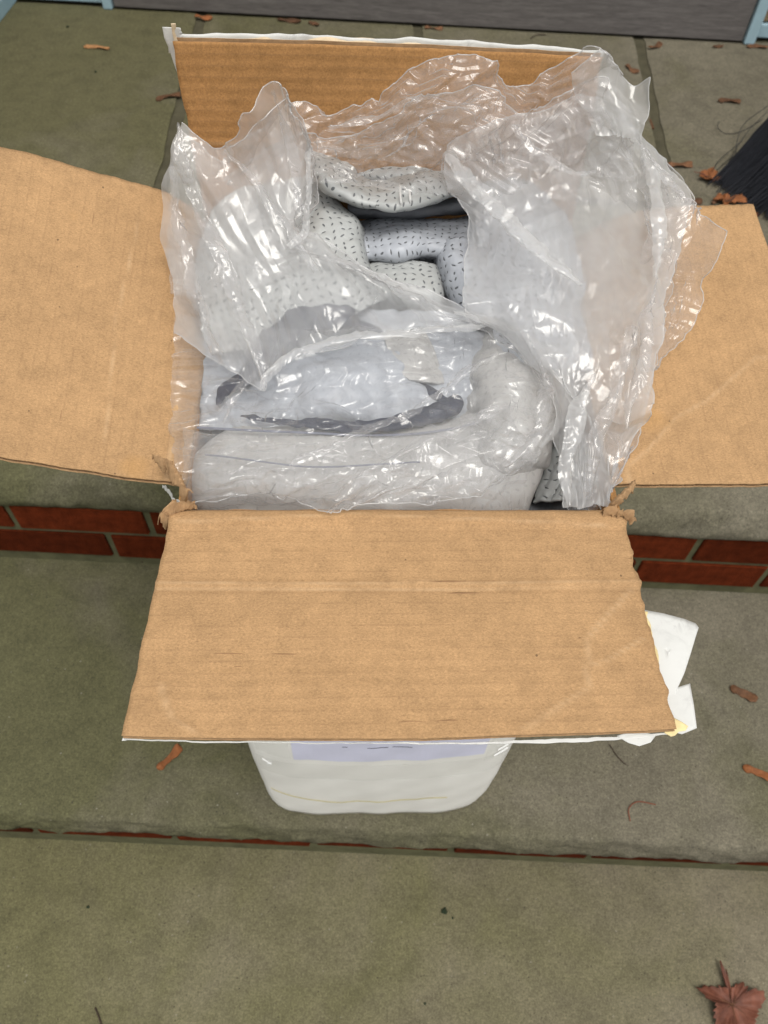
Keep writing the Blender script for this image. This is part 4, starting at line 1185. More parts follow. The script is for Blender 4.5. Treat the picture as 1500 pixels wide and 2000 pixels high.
BACK = [
  [(-0.1299,0.2620,0.7452), (-0.0931,0.2640,0.7703), (-0.0739,0.2660,0.7798), (-0.0421,0.2680,0.7747), (-0.0122,0.2680,0.7886), (0.0110,0.2680,0.8047), (0.0429,0.2680,0.8137), (0.0676,0.2680,0.8068), (0.0868,0.2680,0.7960), (0.1115,0.2680,0.8086), (0.1383,0.2680,0.8195), (0.1612,0.2620,0.7991)],
  [(-0.1259,0.2580,0.7435), (-0.0935,0.2580,0.7619), (-0.0703,0.2580,0.7700), (-0.0421,0.2560,0.7679), (-0.0123,0.2540,0.7789), (0.0109,0.2520,0.7931), (0.0430,0.2520,0.8009), (0.0680,0.2540,0.7935), (0.0871,0.2560,0.7858), (0.1128,0.2560,0.7936), (0.1410,0.2540,0.7988), (0.1671,0.2500,0.7832)],
  [(-0.1180,0.2520,0.7409), (-0.0898,0.2500,0.7545), (-0.0667,0.2500,0.7609), (-0.0402,0.2500,0.7595), (-0.0119,0.2480,0.7651), (0.0118,0.2450,0.7747), (0.0448,0.2440,0.7797), (0.0699,0.2460,0.7755), (0.0890,0.2480,0.7692), (0.1163,0.2480,0.7718), (0.1458,0.2450,0.7740), (0.1739,0.2400,0.7657)],
  [(-0.1103,0.2450,0.7348), (-0.0862,0.2450,0.7475), (-0.0630,0.2450,0.7539), (-0.0364,0.2450,0.7525), (-0.0097,0.2420,0.7520), (0.0150,0.2400,0.7524), (0.0439,0.2400,0.7518), (0.0709,0.2400,0.7516), (0.0944,0.2400,0.7501), (0.1205,0.2400,0.7466), (0.1511,0.2350,0.7460), (0.1784,0.2300,0.7433)]]
sheet(BACK, 5, 12, 4, 0.08, 201, 'film_back', dirs=(.5, .9, 2.2), slope=0.3, cover=0.6, rim=(1, 0, 0, 0), aniso=(.6, 1.3), collide=False, hold=.06)
sheet(BACK, 4, 11, 4, 0.08, 202, 'film_back', dirs=(.3, .8, 1.8), slope=0.28, cover=0.55, rim=(1, 0, 0, 0), aniso=(1.2, .6), shift=(0.004, -0.012, -0.016), collide=False, hold=.05)

LEFT = [
  [(-0.1573,0.2456,0.7750), (-0.1453,0.2425,0.7680), (-0.1293,0.2361,0.7600), (-0.1074,0.2265,0.7850), (-0.0891,0.2390,0.8020), (-0.0815,0.2385,0.8000), (-0.0754,0.2363,0.7950), (-0.0696,0.2390,0.7850), (-0.0657,0.2374,0.7750)],
  [(-0.1674,0.2302,0.7520), (-0.1511,0.2206,0.7500), (-0.1291,0.2180,0.7480), (-0.1076,0.2325,0.7520), (-0.0883,0.2377,0.7650), (-0.0789,0.2345,0.7650), (-0.0718,0.2369,0.7620), (-0.0677,0.2409,0.7580), (-0.0644,0.2485,0.7520)],
  [(-0.1728,0.2125,0.7220), (-0.1533,0.2033,0.7240), (-0.1303,0.2009,0.7260), (-0.1078,0.2051,0.7300), (-0.0906,0.2059,0.7360), (-0.0812,0.2059,0.7370), (-0.0738,0.2065,0.7360), (-0.0697,0.2132,0.7340), (-0.0659,0.2233,0.7320)],
  [(-0.1704,0.1871,0.7000), (-0.1446,0.1822,0.7040), (-0.1176,0.1803,0.7080), (-0.0966,0.1813,0.7120), (-0.0816,0.1837,0.7150), (-0.0760,0.1868,0.7160), (-0.0724,0.1919,0.7160), (-0.0707,0.1971,0.7160), (-0.0687,0.2050,0.7160)],
  [(-0.1677,0.1700,0.6900), (-0.1420,0.1622,0.6940), (-0.1133,0.1606,0.6980), (-0.0854,0.1712,0.7040), (-0.0629,0.1785,0.7080), (-0.0364,0.1745,0.7060), (-0.0025,0.1603,0.7000), (0.0336,0.1471,0.6900), (0.0661,0.1441,0.6820)],
  [(-0.1650,0.1564,0.6820), (-0.1358,0.1428,0.6840), (-0.1071,0.1384,0.6880), (-0.0794,0.1487,0.6940), (-0.0514,0.1497,0.6960), (-0.0177,0.1470,0.6940), (0.0163,0.1427,0.6900), (0.0469,0.1401,0.6850), (0.0690,0.1431,0.6800)],
  [(-0.1617,0.1372,0.6740), (-0.1285,0.1096,0.6720), (-0.0972,0.0875,0.6700), (-0.0909,0.0968,0.6740), (-0.0710,0.1090,0.6820), (-0.0327,0.1151,0.6880), (0.0079,0.1224,0.6880), (0.0489,0.1351,0.6840), (0.0716,0.1408,0.6790)]]
sheet(LEFT, 8, 8, 4, 0.08, 211, 'film', dirs=(-.9, -1.2, 1.3), slope=0.17, cover=0.42, lam=(0.07, 0.015), rim=(1, 1, 1, 0), aniso=(.7, 1.2), hold=.05)
sheet(LEFT[:5], 8, 8, 4, 0.08, 212, 'film_back', dirs=(-.9, 1.3), slope=0.16, cover=0.35, lam=(0.08, 0.014), rim=(1, 1, 0, 0), aniso=(.6, 1.3), shift=(0.003, 0.002, -0.008), hold=.05)

FRONT = [
  [(-0.1644,0.1618,0.6680), (-0.1244,0.1425,0.6700), (-0.0892,0.1332,0.6760), (-0.0513,0.1272,0.6840), (-0.0140,0.1289,0.6840), (0.0241,0.1365,0.6820), (0.0512,0.1415,0.6820), (0.0709,0.1459,0.6820), (0.0940,0.1395,0.6780), (0.1201,0.1255,0.6640)],
  [(-0.1617,0.1273,0.6580), (-0.1232,0.1179,0.6620), (-0.0886,0.1118,0.6680), (-0.0512,0.1079,0.6720), (-0.0141,0.1084,0.6720), (0.0240,0.1160,0.6680), (0.0509,0.1191,0.6680), (0.0722,0.1128,0.6740), (0.0961,0.1076,0.6740), (0.1263,0.1037,0.6550)],
  [(-0.1594,0.0926,0.6500), (-0.1213,0.0864,0.6540), (-0.0875,0.0808,0.6600), (-0.0510,0.0792,0.6620), (-0.0145,0.0795,0.6620), (0.0228,0.0838,0.6580), (0.0494,0.0860,0.6560), (0.0688,0.0743,0.6680), (0.0922,0.0720,0.6680), (0.1210,0.0788,0.6480)],
  [(-0.1553,0.0612,0.6460), (-0.1186,0.0536,0.6520), (-0.0860,0.0488,0.6560), (-0.0505,0.0471,0.6570), (-0.0151,0.0473,0.6570), (0.0209,0.0494,0.6560), (0.0470,0.0546,0.6520), (0.0650,0.0460,0.6600), (0.0845,0.0443,0.6600), (0.1090,0.0575,0.6420)],
  [(-0.1493,0.0317,0.6420), (-0.1164,0.0245,0.6480), (-0.0848,0.0208,0.6510), (-0.0502,0.0192,0.6520), (-0.0155,0.0193,0.6520), (0.0195,0.0211,0.6510), (0.0450,0.0264,0.6480), (0.0611,0.0274,0.6480), (0.0779,0.0300,0.6460), (0.0976,0.0429,0.6380)],
  [(-0.1421,0.0104,0.6320), (-0.1164,0.0087,0.6360), (-0.0852,0.0103,0.6380), (-0.0570,0.0008,0.6420), (-0.0415,-0.0042,0.6430), (-0.0138,0.0045,0.6400), (0.0193,0.0032,0.6400), (0.0442,0.0076,0.6400), (0.0630,0.0179,0.6400), (0.0839,0.0350,0.6360)]]
sheet(FRONT, 8, 11, 4, 0.06, 221, 'film_clear', shift=(0, 0, .0035), dirs=(.55, .7, .62, -.2), slope=0.22, cover=0.5, lam=(0.06, 0.014), rim=(0, 1, 1, 0), hold=.06, noise_amp=.003)
sheet([[(-0.1548,0.0655,0.6520), (-0.1182,0.0533,0.6550), (-0.0784,0.0433,0.6600), (-0.0294,0.0457,0.6640), (0.0277,0.0556,0.6640), (0.0643,0.0668,0.6680), (0.1035,0.0748,0.6600)],
       [(-0.1522,0.0434,0.6500), (-0.1162,0.0323,0.6550), (-0.0775,0.0259,0.6600), (-0.0294,0.0275,0.6610), (0.0267,0.0341,0.6590), (0.0620,0.0386,0.6620), (0.0963,0.0449,0.6550)],
       [(-0.1473,0.0247,0.6450), (-0.1154,0.0162,0.6500), (-0.0773,0.0117,0.6530), (-0.0295,0.0132,0.6540), (0.0262,0.0172,0.6520), (0.0584,0.0212,0.6500), (0.0850,0.0276,0.6450)],
       [(-0.1470,0.0172,0.6200), (-0.1182,0.0135,0.6250), (-0.0788,0.0106,0.6300), (-0.0293,0.0068,0.6340), (0.0274,0.0074,0.6320), (0.0600,0.0098,0.6300), (0.0884,0.0196,0.6200)]], 6, 11, 4, 0.06, 222, 'film_clear', dirs=(.55, .8, -.3), slope=0.16, cover=0.4, lam=(0.06, 0.015), hold=.06, noise_amp=.003)

RIGHT = [
  [(0.0384,0.2600,0.7520), (0.0605,0.2660,0.7620), (0.0869,0.2690,0.7700), (0.1137,0.2736,0.7760), (0.1411,0.2821,0.7820), (0.1567,0.2792,0.7800), (0.1722,0.2767,0.7720)],
  [(0.0387,0.2448,0.7380), (0.0640,0.2353,0.7420), (0.0908,0.2364,0.7460), (0.1174,0.2375,0.7500), (0.1451,0.2422,0.7520), (0.1758,0.2543,0.7500), (0.2103,0.2701,0.7420)],
  [(0.0548,0.2162,0.7240), (0.0743,0.2039,0.7280), (0.0959,0.1983,0.7320), (0.1224,0.1975,0.7330), (0.1513,0.2066,0.7320), (0.1885,0.2277,0.7280), (0.2340,0.2497,0.7220)],
  [(0.0547,0.1814,0.7080), (0.0715,0.1672,0.7140), (0.0935,0.1622,0.7180), (0.1200,0.1628,0.7180), (0.1514,0.1663,0.7160), (0.1885,0.1853,0.7120), (0.2174,0.2032,0.7100)],
  [(0.0479,0.1399,0.6960), (0.0686,0.1341,0.7010), (0.0915,0.1311,0.7060), (0.1169,0.1272,0.7050), (0.1471,0.1258,0.7020), (0.1708,0.1286,0.7000), (0.1984,0.1490,0.6980)],
  [(0.0653,0.1336,0.6850), (0.0817,0.1179,0.6890), (0.1005,0.0986,0.6920), (0.1187,0.0958,0.6900), (0.1407,0.0930,0.6880), (0.1614,0.0928,0.6860), (0.1819,0.1032,0.6840)],
  [(0.1039,0.0938,0.6720), (0.1108,0.0814,0.6740), (0.1175,0.0694,0.6760), (0.1261,0.0654,0.6750), (0.1364,0.0616,0.6740), (0.1538,0.0636,0.6720), (0.1735,0.0708,0.6700)],
  [(0.1125,0.0547,0.6550), (0.1171,0.0481,0.6570), (0.1235,0.0424,0.6580), (0.1319,0.0434,0.6570), (0.1415,0.0443,0.6560), (0.1558,0.0501,0.6550), (0.1701,0.0634,0.6540)],
  [(0.1147,0.0083,0.6350), (0.1184,0.0055,0.6370), (0.1231,0.0047,0.6380), (0.1282,0.0056,0.6380), (0.1331,0.0073,0.6370), (0.1389,0.0098,0.6360), (0.1440,0.0134,0.6360)]]
sheet(RIGHT, 10, 8, 4, 0.08, 231, 'film', dirs=(1.4, 1.8, 2.3, .5), slope=0.16, cover=0.40, lam=(0.08, 0.015), rim=(1, 1, 0, 1), aniso=(.7, 1.3), hold=.05)
sheet(RIGHT, 10, 8, 4, 0.08, 232, 'film_back', dirs=(1.4, 1.9), slope=0.15, cover=0.35, lam=(0.08, 0.014), rim=(1, 1, 0, 1), aniso=(.6, 1.3), shift=(0.004, 0.004, -0.009), hold=.05)
sheet([
  [(0.1773,0.2911,0.7650), (0.1948,0.2664,0.7520), (0.2120,0.2442,0.7420), (0.2265,0.2142,0.7350), (0.2441,0.1842,0.7300)],
  [(0.1841,0.2541,0.7420), (0.2003,0.2321,0.7320), (0.2151,0.2111,0.7260), (0.2258,0.1911,0.7220), (0.2341,0.1669,0.7170)],
  [(0.1898,0.2166,0.7220), (0.2023,0.2008,0.7150), (0.2141,0.1856,0.7100), (0.2221,0.1759,0.7080), (0.2288,0.1677,0.7050)],
  [(0.1879,0.1747,0.7060), (0.1984,0.1645,0.7000), (0.2091,0.1565,0.6970), (0.2188,0.1532,0.6950), (0.2252,0.1482,0.6920)],
  [(0.1826,0.1329,0.6920), (0.1925,0.1321,0.6880), (0.2001,0.1289,0.6860), (0.2066,0.1273,0.6850), (0.2134,0.1314,0.6840)],
  [(0.1753,0.0968,0.6800), (0.1805,0.0990,0.6770), (0.1840,0.0995,0.6760), (0.1880,0.1023,0.6750), (0.1923,0.1078,0.6740)]], 8, 7, 4, 0.08, 241, 'film_back', dirs=(1.2, 2.0, .4), slope=0.22, cover=0.5, rim=(1, 1, 1, 0), hold=.06)
sheet([
  [(0.1234,0.2620,0.8087), (0.1376,0.2620,0.8220), (0.1540,0.2620,0.8112), (0.1683,0.2580,0.8012), (0.1773,0.2550,0.8083)],
  [(0.1288,0.2580,0.7984), (0.1430,0.2550,0.8019), (0.1544,0.2500,0.8010), (0.1675,0.2500,0.7942), (0.1762,0.2450,0.7950)],
  [(0.1374,0.2500,0.7880), (0.1493,0.2450,0.7889), (0.1581,0.2400,0.7898), (0.1688,0.2400,0.7864), (0.1754,0.2350,0.7854)],
  [(0.1460,0.2400,0.7766), (0.1561,0.2350,0.7775), (0.1622,0.2300,0.7784), (0.1710,0.2300,0.7767), (0.1754,0.2250,0.7757)]], 6, 7, 4, 0.08, 251, 'film', dirs=(1.6, 2.1), slope=0.18, cover=0.45, rim=(1, 1, 0, 0), collide=False, hold=.06)
# fold lying diagonally across the right-hand film, and thin folded rims that read as pale bands
def fold(pts, width, seed, mat='film', amp=0.0012, n0=13, excess=0.05):
    pts = np.array(pts, float)
    w = np.array(width, float)
    tan = np.gradient(pts, axis=0); tan[:, 2] = 0
    tan /= np.linalg.norm(tan, axis=1)[:, None] + 1e-9
    sd = np.stack([-tan[:, 1], tan[:, 0], 0 * tan[:, 0]], -1)
    rows = [pts + sd * (w * k)[:, None] + np.array((0, 0, 0.0018 * (1 - k * k))) for k in (-1, -.4, .4, 1)]
    return sheet(np.swapaxes(np.array(rows), 0, 1), n0, 4, 4, excess, seed, mat, slope=.10, hold=.1, noise_amp=.0012, collide=False)
fold([(0.0359,0.2378,0.7600), (0.0465,0.2105,0.7560), (0.0624,0.1914,0.7480), (0.0831,0.1698,0.7400), (0.1036,0.1489,0.7320), (0.1263,0.1363,0.7220)], [.003, .006, .0075, .007, .006, .002], 261)
fold([(0.1901,0.2586,0.7520), (0.1958,0.2295,0.7440), (0.1955,0.2016,0.7360), (0.1945,0.1809,0.7240), (0.1876,0.1564,0.7150)], [.003, .005, .005, .004, .002], 262)
fold([(0.0366,0.1294,0.7020), (0.0607,0.1353,0.6920), (0.0840,0.1327,0.6860), (0.1046,0.1220,0.6800), (0.1203,0.1112,0.6700), (0.1245,0.0932,0.6600), (0.1164,0.0687,0.6560), (0.1017,0.0494,0.6500)], [.002, .003, .004, .004, .004, .004, .004, .002], 263)
fold([(-0.0962,0.0813,0.6760), (-0.0928,0.0894,0.6800), (-0.0705,0.1023,0.6880), (-0.0328,0.1082,0.6940), (0.0072,0.1153,0.6940), (0.0475,0.1279,0.6900), (0.0716,0.1371,0.6840)], [.002, .003, .004, .004, .0035, .003, .002], 264)
fold([(0.1165,0.0045,0.6400), (0.1138,0.0197,0.6520), (0.1154,0.0342,0.6620), (0.1239,0.0576,0.6780), (0.1341,0.0804,0.6900)], [.001, .004, .006, .005, .002], 265)
fold([(-0.0651,0.2445,0.7600), (-0.0658,0.2272,0.7480), (-0.0669,0.2034,0.7380), (-0.0701,0.1896,0.7240), (-0.0808,0.1752,0.7200)], [.002, .003, .003, .003, .002], 266)

for k_, (pts_, wd_) in enumerate([
    ([(0.1656,0.1102,0.7060), (0.1462,0.0634,0.6920), (0.1300,0.0256,0.6720), (0.1276,0.0038,0.6450)], [.003, .006, .006, .002]),
    ([(0.1402,0.2647,0.7880), (0.1733,0.2563,0.7680), (0.2019,0.2406,0.7480), (0.2207,0.2175,0.7350)], [.003, .005, .006, .003]),
    ([(0.0839,0.2531,0.7760), (0.1061,0.2332,0.7640), (0.1262,0.2202,0.7580), (0.1472,0.2280,0.7560)], [.002, .005, .005, .002]),
    ([(-0.1560,0.2347,0.7780), (-0.1518,0.2133,0.7580), (-0.1410,0.1929,0.7330), (-0.1245,0.1626,0.7140), (-0.1092,0.1188,0.6950), (-0.0969,0.0843,0.6780)], [.003, .006, .008, .008, .006, .002]),
    ([(-0.1618,0.2148,0.7550), (-0.1594,0.1918,0.7230), (-0.1450,0.1482,0.6980), (-0.1278,0.1062,0.6800)], [.002, .005, .006, .002]),
    ([(-0.0871,0.2232,0.8060), (-0.0815,0.2315,0.7740), (-0.0756,0.2164,0.7520), (-0.0720,0.1933,0.7320)], [.003, .006, .006, .003]),
    ([(-0.1239,0.2240,0.7640), (-0.1066,0.2154,0.7500), (-0.0812,0.1928,0.7280), (-0.0576,0.1552,0.7140)], [.002, .005, .006, .003]),
    ([(-0.0774,0.0237,0.6600), (-0.0364,0.0409,0.6640), (0.0066,0.0658,0.6660), (0.0405,0.0905,0.6720), (0.0690,0.1088,0.6800)], [.002, .004, .0045, .004, .002]),
    ([(-0.1235,0.0659,0.6560), (-0.1137,0.0908,0.6600), (-0.1004,0.1009,0.6720)], [.002, .005, .003]),
    ([(-0.0329,0.0122,0.6580), (0.0160,0.0389,0.6640), (0.0668,0.0629,0.6720)], [.002, .0045, .002]),
    ([(0.0984,0.1061,0.6900), (0.1020,0.0773,0.6780), (0.0899,0.0428,0.6680), (0.0720,0.0225,0.6540)], [.002, .006, .006, .002]),
    ([(-0.0511,0.2416,0.7750), (-0.0216,0.2480,0.7780), (0.0082,0.2614,0.7850), (0.0381,0.2677,0.7900)], [.002, .004, .004, .002]),
    ([(0.1895,0.1564,0.7150), (0.1753,0.1152,0.7020), (0.1649,0.0808,0.6900), (0.1560,0.0490,0.6720)], [.002, .006, .006, .003])]):
    fold(pts_, [w_ * 0.75 for w_ in wd_], 270 + k_, 'film_back')

# ------------------------------------------------------------------ fallen maple keys, leaves and bits
def key_mesh(length, wing, seed, bend):
    """one maple key: a nutlet, then a wing with a thick straight edge and a swollen thin edge"""
    n, m = 22, 9
    r = np.random.default_rng(seed)
    V = []
    s = np.linspace(0, 1, n); wing = wing * 1.45; length = length * 0.92
    up_ = np.interp(s, [0, .06, .16, .24, .32, .55, .8, .94, 1], [.10, .40, .48, .40, .34, .42, .46, .38, .10]) * wing
    dn = -np.interp(s, [0, .06, .16, .24, .32, .55, .8, .94, 1], [.10, .40, .46, .34, .30, .50, .72, .62, .12]) * wing
    dn = dn * (1 + .10 * np.sin(s * 23 + seed))
    ang = bend * (s - .3)
    for i in range(n):
        for j in range(m):
            t = j / (m - 1)
            y = up_[i] * (1 - t) + dn[i] * t
            x = (s[i] - .5) * length
            z = 0.0035 * math.exp(-((s[i] - .14) / .09) ** 2) * (1 - (2 * t - 1) ** 2) + 0.0022 * math.sin(s[i] * 5 + seed) * (t - .3) + 0.0014 * (1 - t)
            z += 0.0010 * math.sin(9 * s[i] + 4 * t + seed)
            ca, sa = math.cos(ang[i]), math.sin(ang[i])
            V.append((x * ca - y * sa, x * sa + y * ca, z + 0.0026))
    g_ = np.array(V).reshape(n, m, 3)
    return slab_grid(g_, np.array((0, 0, -0.0009)), n, m)

def key(x, y, z, ang, length, label, mat='leaf', bend=0.25, wing=0.011, seed=1):
    v, f = key_mesh(length, wing, seed, bend)
    o = mesh_obj('maple_key', v, f, M[mat], None, smooth=True)
    o.location = (x, y, z)
    o.rotation_euler = (0, 0, math.radians(ang))
    tag(o, label, 'maple key', 'fallen maple keys on the steps')
    return o
PZ = 0.2005
key(-0.5486,1.5431, PZ, -12, .052, 'brown maple key against the foot of the grey door near its left post', 'leaf_orange', .4, seed=1)
key(-0.3269,1.5529, PZ, -3, .068, 'long dark brown maple key lying along the foot of the grey door', 'leaf', .1, seed=2)
key(-0.2621,1.5425, PZ, -25, .034, 'short maple key fragment at the end of the long dark key', 'leaf', .2, .009, seed=3)
key(-0.7711,1.3425, PZ, 2, .070, 'pale tan maple key alone on the left porch flagstone', 'leaf_tan', -.25, .008, seed=4)
key(-0.5546,1.1185, PZ, 38, .066, 'brown maple key beside the left porch joint next to the back flap', 'leaf', -.3, .010, seed=5)
key(0.0491,1.5541, PZ, -2, .052, 'small brown maple key by the door just right of the middle joint', 'leaf', .1, .007, seed=6)
key(0.5370,1.3797, PZ, -62, .050, 'dark twisted maple key left of the right porch joint', 'leaf', .5, .010, seed=7)
key(0.6269,1.5195, PZ, 38, .060, 'bent brown maple key right of the right joint below the door', 'leaf', .9, .009, seed=8)
key(0.7889,1.5364, PZ, 15, .034, 'broken bit of maple key below the right door corner', 'leaf', .4, .006, seed=9)
key(0.8934,1.5522, PZ, 8, .062, 'brown maple key just below the right pale blue door post', 'leaf', -.3, .010, seed=10)
key(0.7485,1.2436, PZ, 6, .060, 'brown maple key alone on the right porch flagstone', 'leaf', -.25, .011, seed=11)
key(0.5730,0.9399, PZ, 8, .062, 'brown maple key beside the rim of the bag on the right', 'leaf', .2, .011, seed=12)
key(0.5713,0.8037, PZ, -6, .044, 'dark maple key tucked behind the back corner of the right flap', 'leaf', .2, .009, seed=13)
key(0.6168,0.8061, PZ, 60, .028, 'tiny dark key fragment at the tip of the broom', 'leaf', .2, .007, seed=14)
key(0.6715,0.7693, PZ, -14, .060, 'reddish maple key lying under the broom bristles', 'leaf_orange', .2, .011, seed=15)
key(0.5179,-0.1724, .0005, -25, .044, 'dark brown glossy maple key on the middle step right of the box', 'leaf', .15, .0095, seed=16)
key(0.5119,-0.2904, .0005, -20, .052, 'orange brown maple key near the right end of the middle step', 'leaf_orange', .1, .008, seed=17)
key(-0.3025,-0.3066, .0005, 52, .046, 'bright orange maple key on the middle step left of the box', 'leaf_orange', .35, .0075, seed=18)

def star_leaf(name, x, y, z, rot, size, mat, label, lobes, seed):
    """dry maple leaf: lobed outline, cupped, with veins and a stalk"""
    r = np.random.default_rng(seed)
    pts = []
    for a, rad in lobes: pts.append((math.radians(a), rad))
    A = np.linspace(0, 2 * np.pi, 121)[:-1]
    ang = np.array([p_[0] for p_ in pts]); rad = np.array([p_[1] for p_ in pts])
    R_ = np.interp(A, np.concatenate([ang, [ang[0] + 2 * np.pi]]), np.concatenate([rad, [rad[0]]]))
    R_ = R_ * (1 + 0.05 * np.sin(A * 31 + seed) + 0.04 * r.normal(size=len(A)))
    rings = 12
    V = []
    for k in range(rings + 1):
        t = k / rings
        rr = R_ * t * size
        px, py = rr * np.cos(A), rr * np.sin(A)
        zz = 0.003 + size * (0.30 * t ** 2 * (0.5 + 0.5 * np.sin(A * 5 + seed)) + 0.10 * t * np.sin(A * 2 + 1)) + size * 0.10 * (1 - np.abs(value_noise(np.stack([px, py], -1), 45 / (size / .036), seed, 2))) * t 
        zz += 0.012 * size * np.cos(A * 14) * t
        V.append(np.stack([px, py, zz], -1))
    V = np.array(V); m = len(A)
    f = [(i * m + j, i * m + (j + 1) % m, (i + 1) * m + (j + 1) % m, (i + 1) * m + j) for i in range(rings) for j in range(m)]
    root = empty(name, (x, y, z), math.radians(rot))
    tag(root, label, 'leaf')
    b_ = mesh_obj('blade', V.reshape(-1, 3), f, mat, root, smooth=True)
    sd = b_.modifiers.new('thickness', 'SOLIDIFY'); sd.thickness = 0.0006
    tube('stalk', [(0, 0, .004), (size * .05, size * .5, .006), (size * .12, size * 1.25, .004)], [.0012, .0010, .0008], M['leaf_red'], 3, root, n=20, k=6, fill=False)
    for a, rd in lobes[::2]:
        e = np.array((math.cos(math.radians(a)), math.sin(math.radians(a)))) * rd * size * .85
        tube('vein', [(0, 0, .0045), (e[0] * .5, e[1] * .5, .0058), (e[0], e[1], .006 + size * .06)], [.0006, .0004, .0003], M['leaf'], 4, root, n=12, k=5, fill=False)
    return root
star_leaf('maple_leaf', 0.4919,-0.5481, -0.1995, 4, .034, M['leaf_red'], 'large red brown maple leaf in the corner of the lowest step',
          [(18, 1.35), (34, .78), (52, .98), (72, .60), (84, .62), (94, 1.75), (104, .60), (128, .80), (158, 1.50), (176, .80), (200, 1.0), (230, 1.30), (262, .95), (285, 1.35), (318, .85), (345, 1.0)], 5)
star_leaf('maple_leaf', 0.6220,0.8925, PZ, 60, .026, M['leaf_orange'], 'crumpled orange leaf caught at the tip of the broom',
          [(15, 1.25), (42, .52), (75, .80), (100, .48), (138, .9), (165, .5), (205, .9), (235, .5), (268, 1.0), (300, .62), (335, .9), (352, .60)], 9)
star_leaf('maple_leaf', 0.6377,0.8062, PZ, -20, .030, M['leaf_orange'], 'curled orange leaf under the front edge of the broom',
          [(15, 1.25), (42, .52), (75, .60), (100, .48), (138, .9), (165, .4), (205, .9), (235, .4), (268, .8), (300, .52), (335, .7), (352, .60)], 12)

def strand(name, pts, rad, mat, label, cat):
    o = tube(name, pts, [rad] * len(pts), mat, 2, None, n=40, k=6, fill=False)
    tag(o, label, cat)
    return o
W = lambda x, y, z: (x, y, z)
strand('stalk', [W(0.3199,-0.3616, .0015), W(0.3203,-0.3457, .003), W(0.3343,-0.3363, .003), W(0.3582,-0.3387, .0015)], .0008, M['red_thread'], 'thin reddish stalk curled on the middle step right of the box', 'stalk')
strand('stalk', [W(0.3070,-0.2587, .0015), W(0.3155,-0.2751, .0018), W(0.3260,-0.2861, .0015)], .0008, M['twig'], 'thin grey stalk on the middle step under the front flap', 'stalk')
strand('twig', [W(-0.3870,-0.5837, -.1985), W(-0.3808,-0.5916, -.1980), W(-0.3718,-0.6052, -.1985)], .0011, M['twig'], 'small black twig on the left of the lowest step', 'twig')
strand('twig', [W(0.2997,1.5273, .2015), W(0.3174,1.5478, .203), W(0.3420,1.5540, .2015)], .0012, M['twig'], 'thin curved twig on the porch below the grey door', 'twig')
strand('twig', [W(0.5437,1.1387, .1965), W(0.5440,1.1200, .1970), W(0.5443,1.1016, .1965)], .0035, M['leaf'], 'short dark twig lying in the right porch joint', 'twig')

def crumb(x, y, z, s, mat, label, seed):
    bm = bmesh.new()
    bmesh.ops.create_icosphere(bm, subdivisions=2, radius=s)
    r = np.random.default_rng(seed)
    for v in bm.verts:
        v.co *= 1 + r.normal(0, .18)
        v.co.z *= .6
    me = bpy.data.meshes.new('debris'); bm.to_mesh(me); bm.free()
    me.materials.append(mat)
    o = bpy.data.objects.new('debris', me); o.location = (x, y, z + s * .4)
    COL.objects.link(o)
    tag(o, label, 'debris')
crumb(-0.8728,1.4490, .2, .0035, M['moss_bit'], 'small black speck high on the left porch flagstone', 1)
crumb(-0.7432,1.2191, .2, .0028, M['moss_bit'], 'small black speck below the tan key on the left flagstone', 2)
crumb(0.0912,-0.4468, -.2, .0042, M['moss_bit'], 'small dark green crumb on the middle of the lowest step', 3)
crumb(0.1031,-0.4551, -.2, .0016, M['moss_bit'], 'tiny dark grain beside the green crumb on the lowest step', 4)
crumb(0.0627,-0.5626, -.2, .0018, M['moss_bit'], 'tiny dark grain near the front of the lowest step', 5)
crumb(-0.4286,-0.4621, -.2, .0022, M['moss_bit'], 'dark speck on the left of the lowest step', 6)
crumb(0.5043,-0.3680, -.2, .0035, M['twig'], 'dark crumb at the foot of the lower riser on the right', 7)
crumb(0.2343,-0.3646, -.2, .0028, M['twig'], 'dark crumb at the foot of the lower riser near its middle', 8)
crumb(-0.4086,0.0048, .005, .0022, M['twig'], 'dark crumb on the mortar below the upper bricks at left', 9)

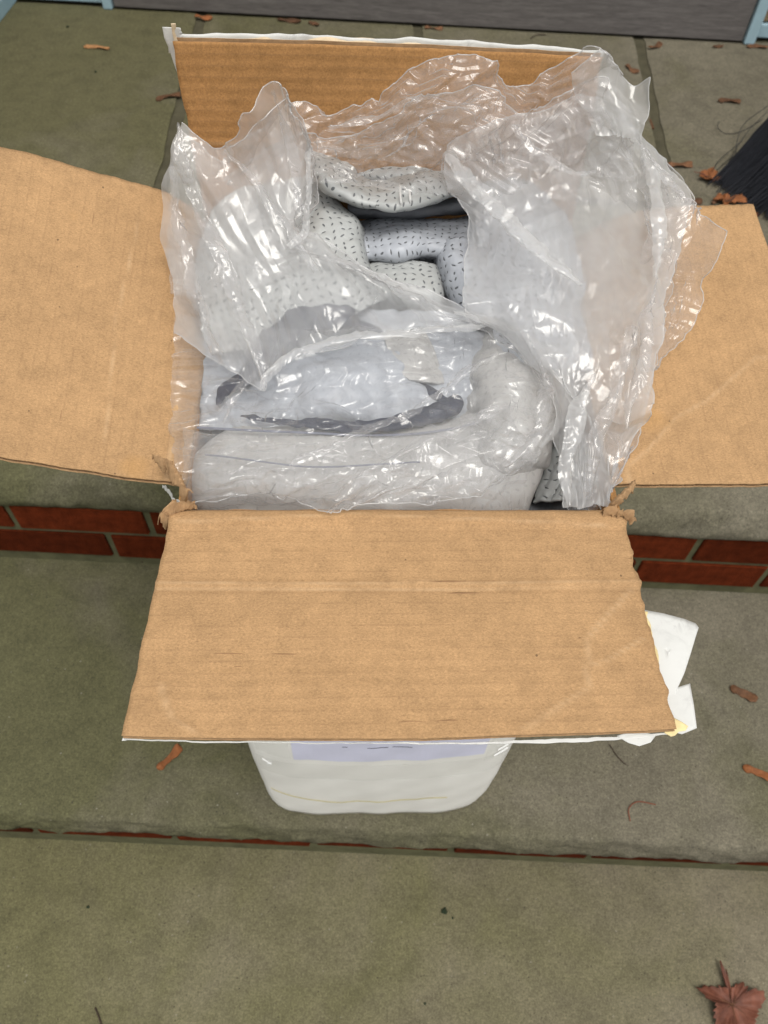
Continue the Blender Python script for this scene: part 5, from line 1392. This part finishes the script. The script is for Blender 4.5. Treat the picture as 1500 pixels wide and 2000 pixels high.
# ------------------------------------------------------------------ broom at the right edge
broom = empty('broom', (0.80, 0.93, 0.2))
tag(broom, 'black bristled broom head resting on the porch at the right edge', 'broom')
tipA, tipB = np.array((0.6321,0.8896, .203)), np.array((0.7358,0.7257, .203))
headA, headB = np.array((0.800, 1.06, 0.315)), np.array((0.935, 0.83, 0.315))
bl = np.array((0.80, 0.93, 0.2))
V, F = [], []
r = np.random.default_rng(77)
NB = 2600
for k in range(NB):
    t = r.uniform(0, 1); d = r.normal(0, .020)
    top = headA * (1 - t) + headB * t + np.array((.6, .5, 0)) * r.uniform(-.02, .02)
    tip = tipA * (1 - t) + tipB * t + np.array((d * .6, d * .8, abs(r.normal(0, .004)))) + np.array((.10, .12, 0)) * (r.uniform(0, 1) ** 1.3 * .55 + abs(r.normal(0, .05)))
    mid = (top + tip) / 2 + np.array((0, 0, -.012)) + r.normal(0, .004, 3)
    c = np.array([top, (top + mid) / 2 + np.array((0, 0, -.002)), mid, (mid + tip) / 2 + np.array((0, 0, -.003)), tip]) - bl
    b0 = len(V)
    w = r.uniform(.0006, .0013)
    for q in c:
        V += [q + np.array((w, 0, 0)), q + np.array((-w * .5, w * .87, 0)), q + np.array((-w * .5, -w * .87, 0))]
    for s in range(4):
        for e in range(3):
            a = b0 + s * 3 + e; b_ = b0 + s * 3 + (e + 1) % 3
            F.append((a, b_, b_ + 3, a + 3))
br = mesh_obj('bristles', V, F, M['bristle'], broom)
br['kind'] = 'stuff'
# wooden block and handle, just outside the picture
hd = block('broom_block', -0.14, 0.14, -0.03, 0.03, -0.015, 0.035, M['black'], broom, 0.008)
hd.location = tuple((headA + headB) / 2 - bl + np.array((0, 0, .0)))
hd.rotation_euler = (0, 0, math.atan2(headB[1] - headA[1], headB[0] - headA[0]))
mid = (headA + headB) / 2 - bl
tube('handle', [tuple(mid + np.array((0, 0, .03))), tuple(mid + np.array((.12, .22, .5))), tuple(mid + np.array((.26, .48, 1.05)))], [.011, .011, .011], M['wallwood'], 9, broom, n=20, k=12, fill=False)
for i, pts in enumerate([
    [(0.8099,1.1204, .27), (0.7720,1.1095, .245), (0.7311,1.0758, .228), (0.7098,1.0252, .215), (0.6984,0.9772, .206)],
    [(0.7702,1.0799, .24), (0.7244,1.0573, .222), (0.6981,1.0679, .210), (0.6883,1.1008, .206), (0.6948,1.1244, .210)],
    [(0.7068,0.9614, .22), (0.6851,0.9634, .212), (0.6610,0.9405, .206), (0.6331,0.9035, .203)],
    [(0.7115,1.0039, .23), (0.6844,0.9842, .215), (0.6548,0.9521, .206), (0.6253,0.8928, .203)],
    [(0.7798,1.0944, .25), (0.7362,1.0497, .23), (0.7057,1.0033, .215), (0.6760,0.9481, .206)]]):
    tube('stray_bristle', [np.array(q) - bl for q in pts], [.0008] * len(pts), M['bristle'], 5, broom, n=40, k=5, fill=False)
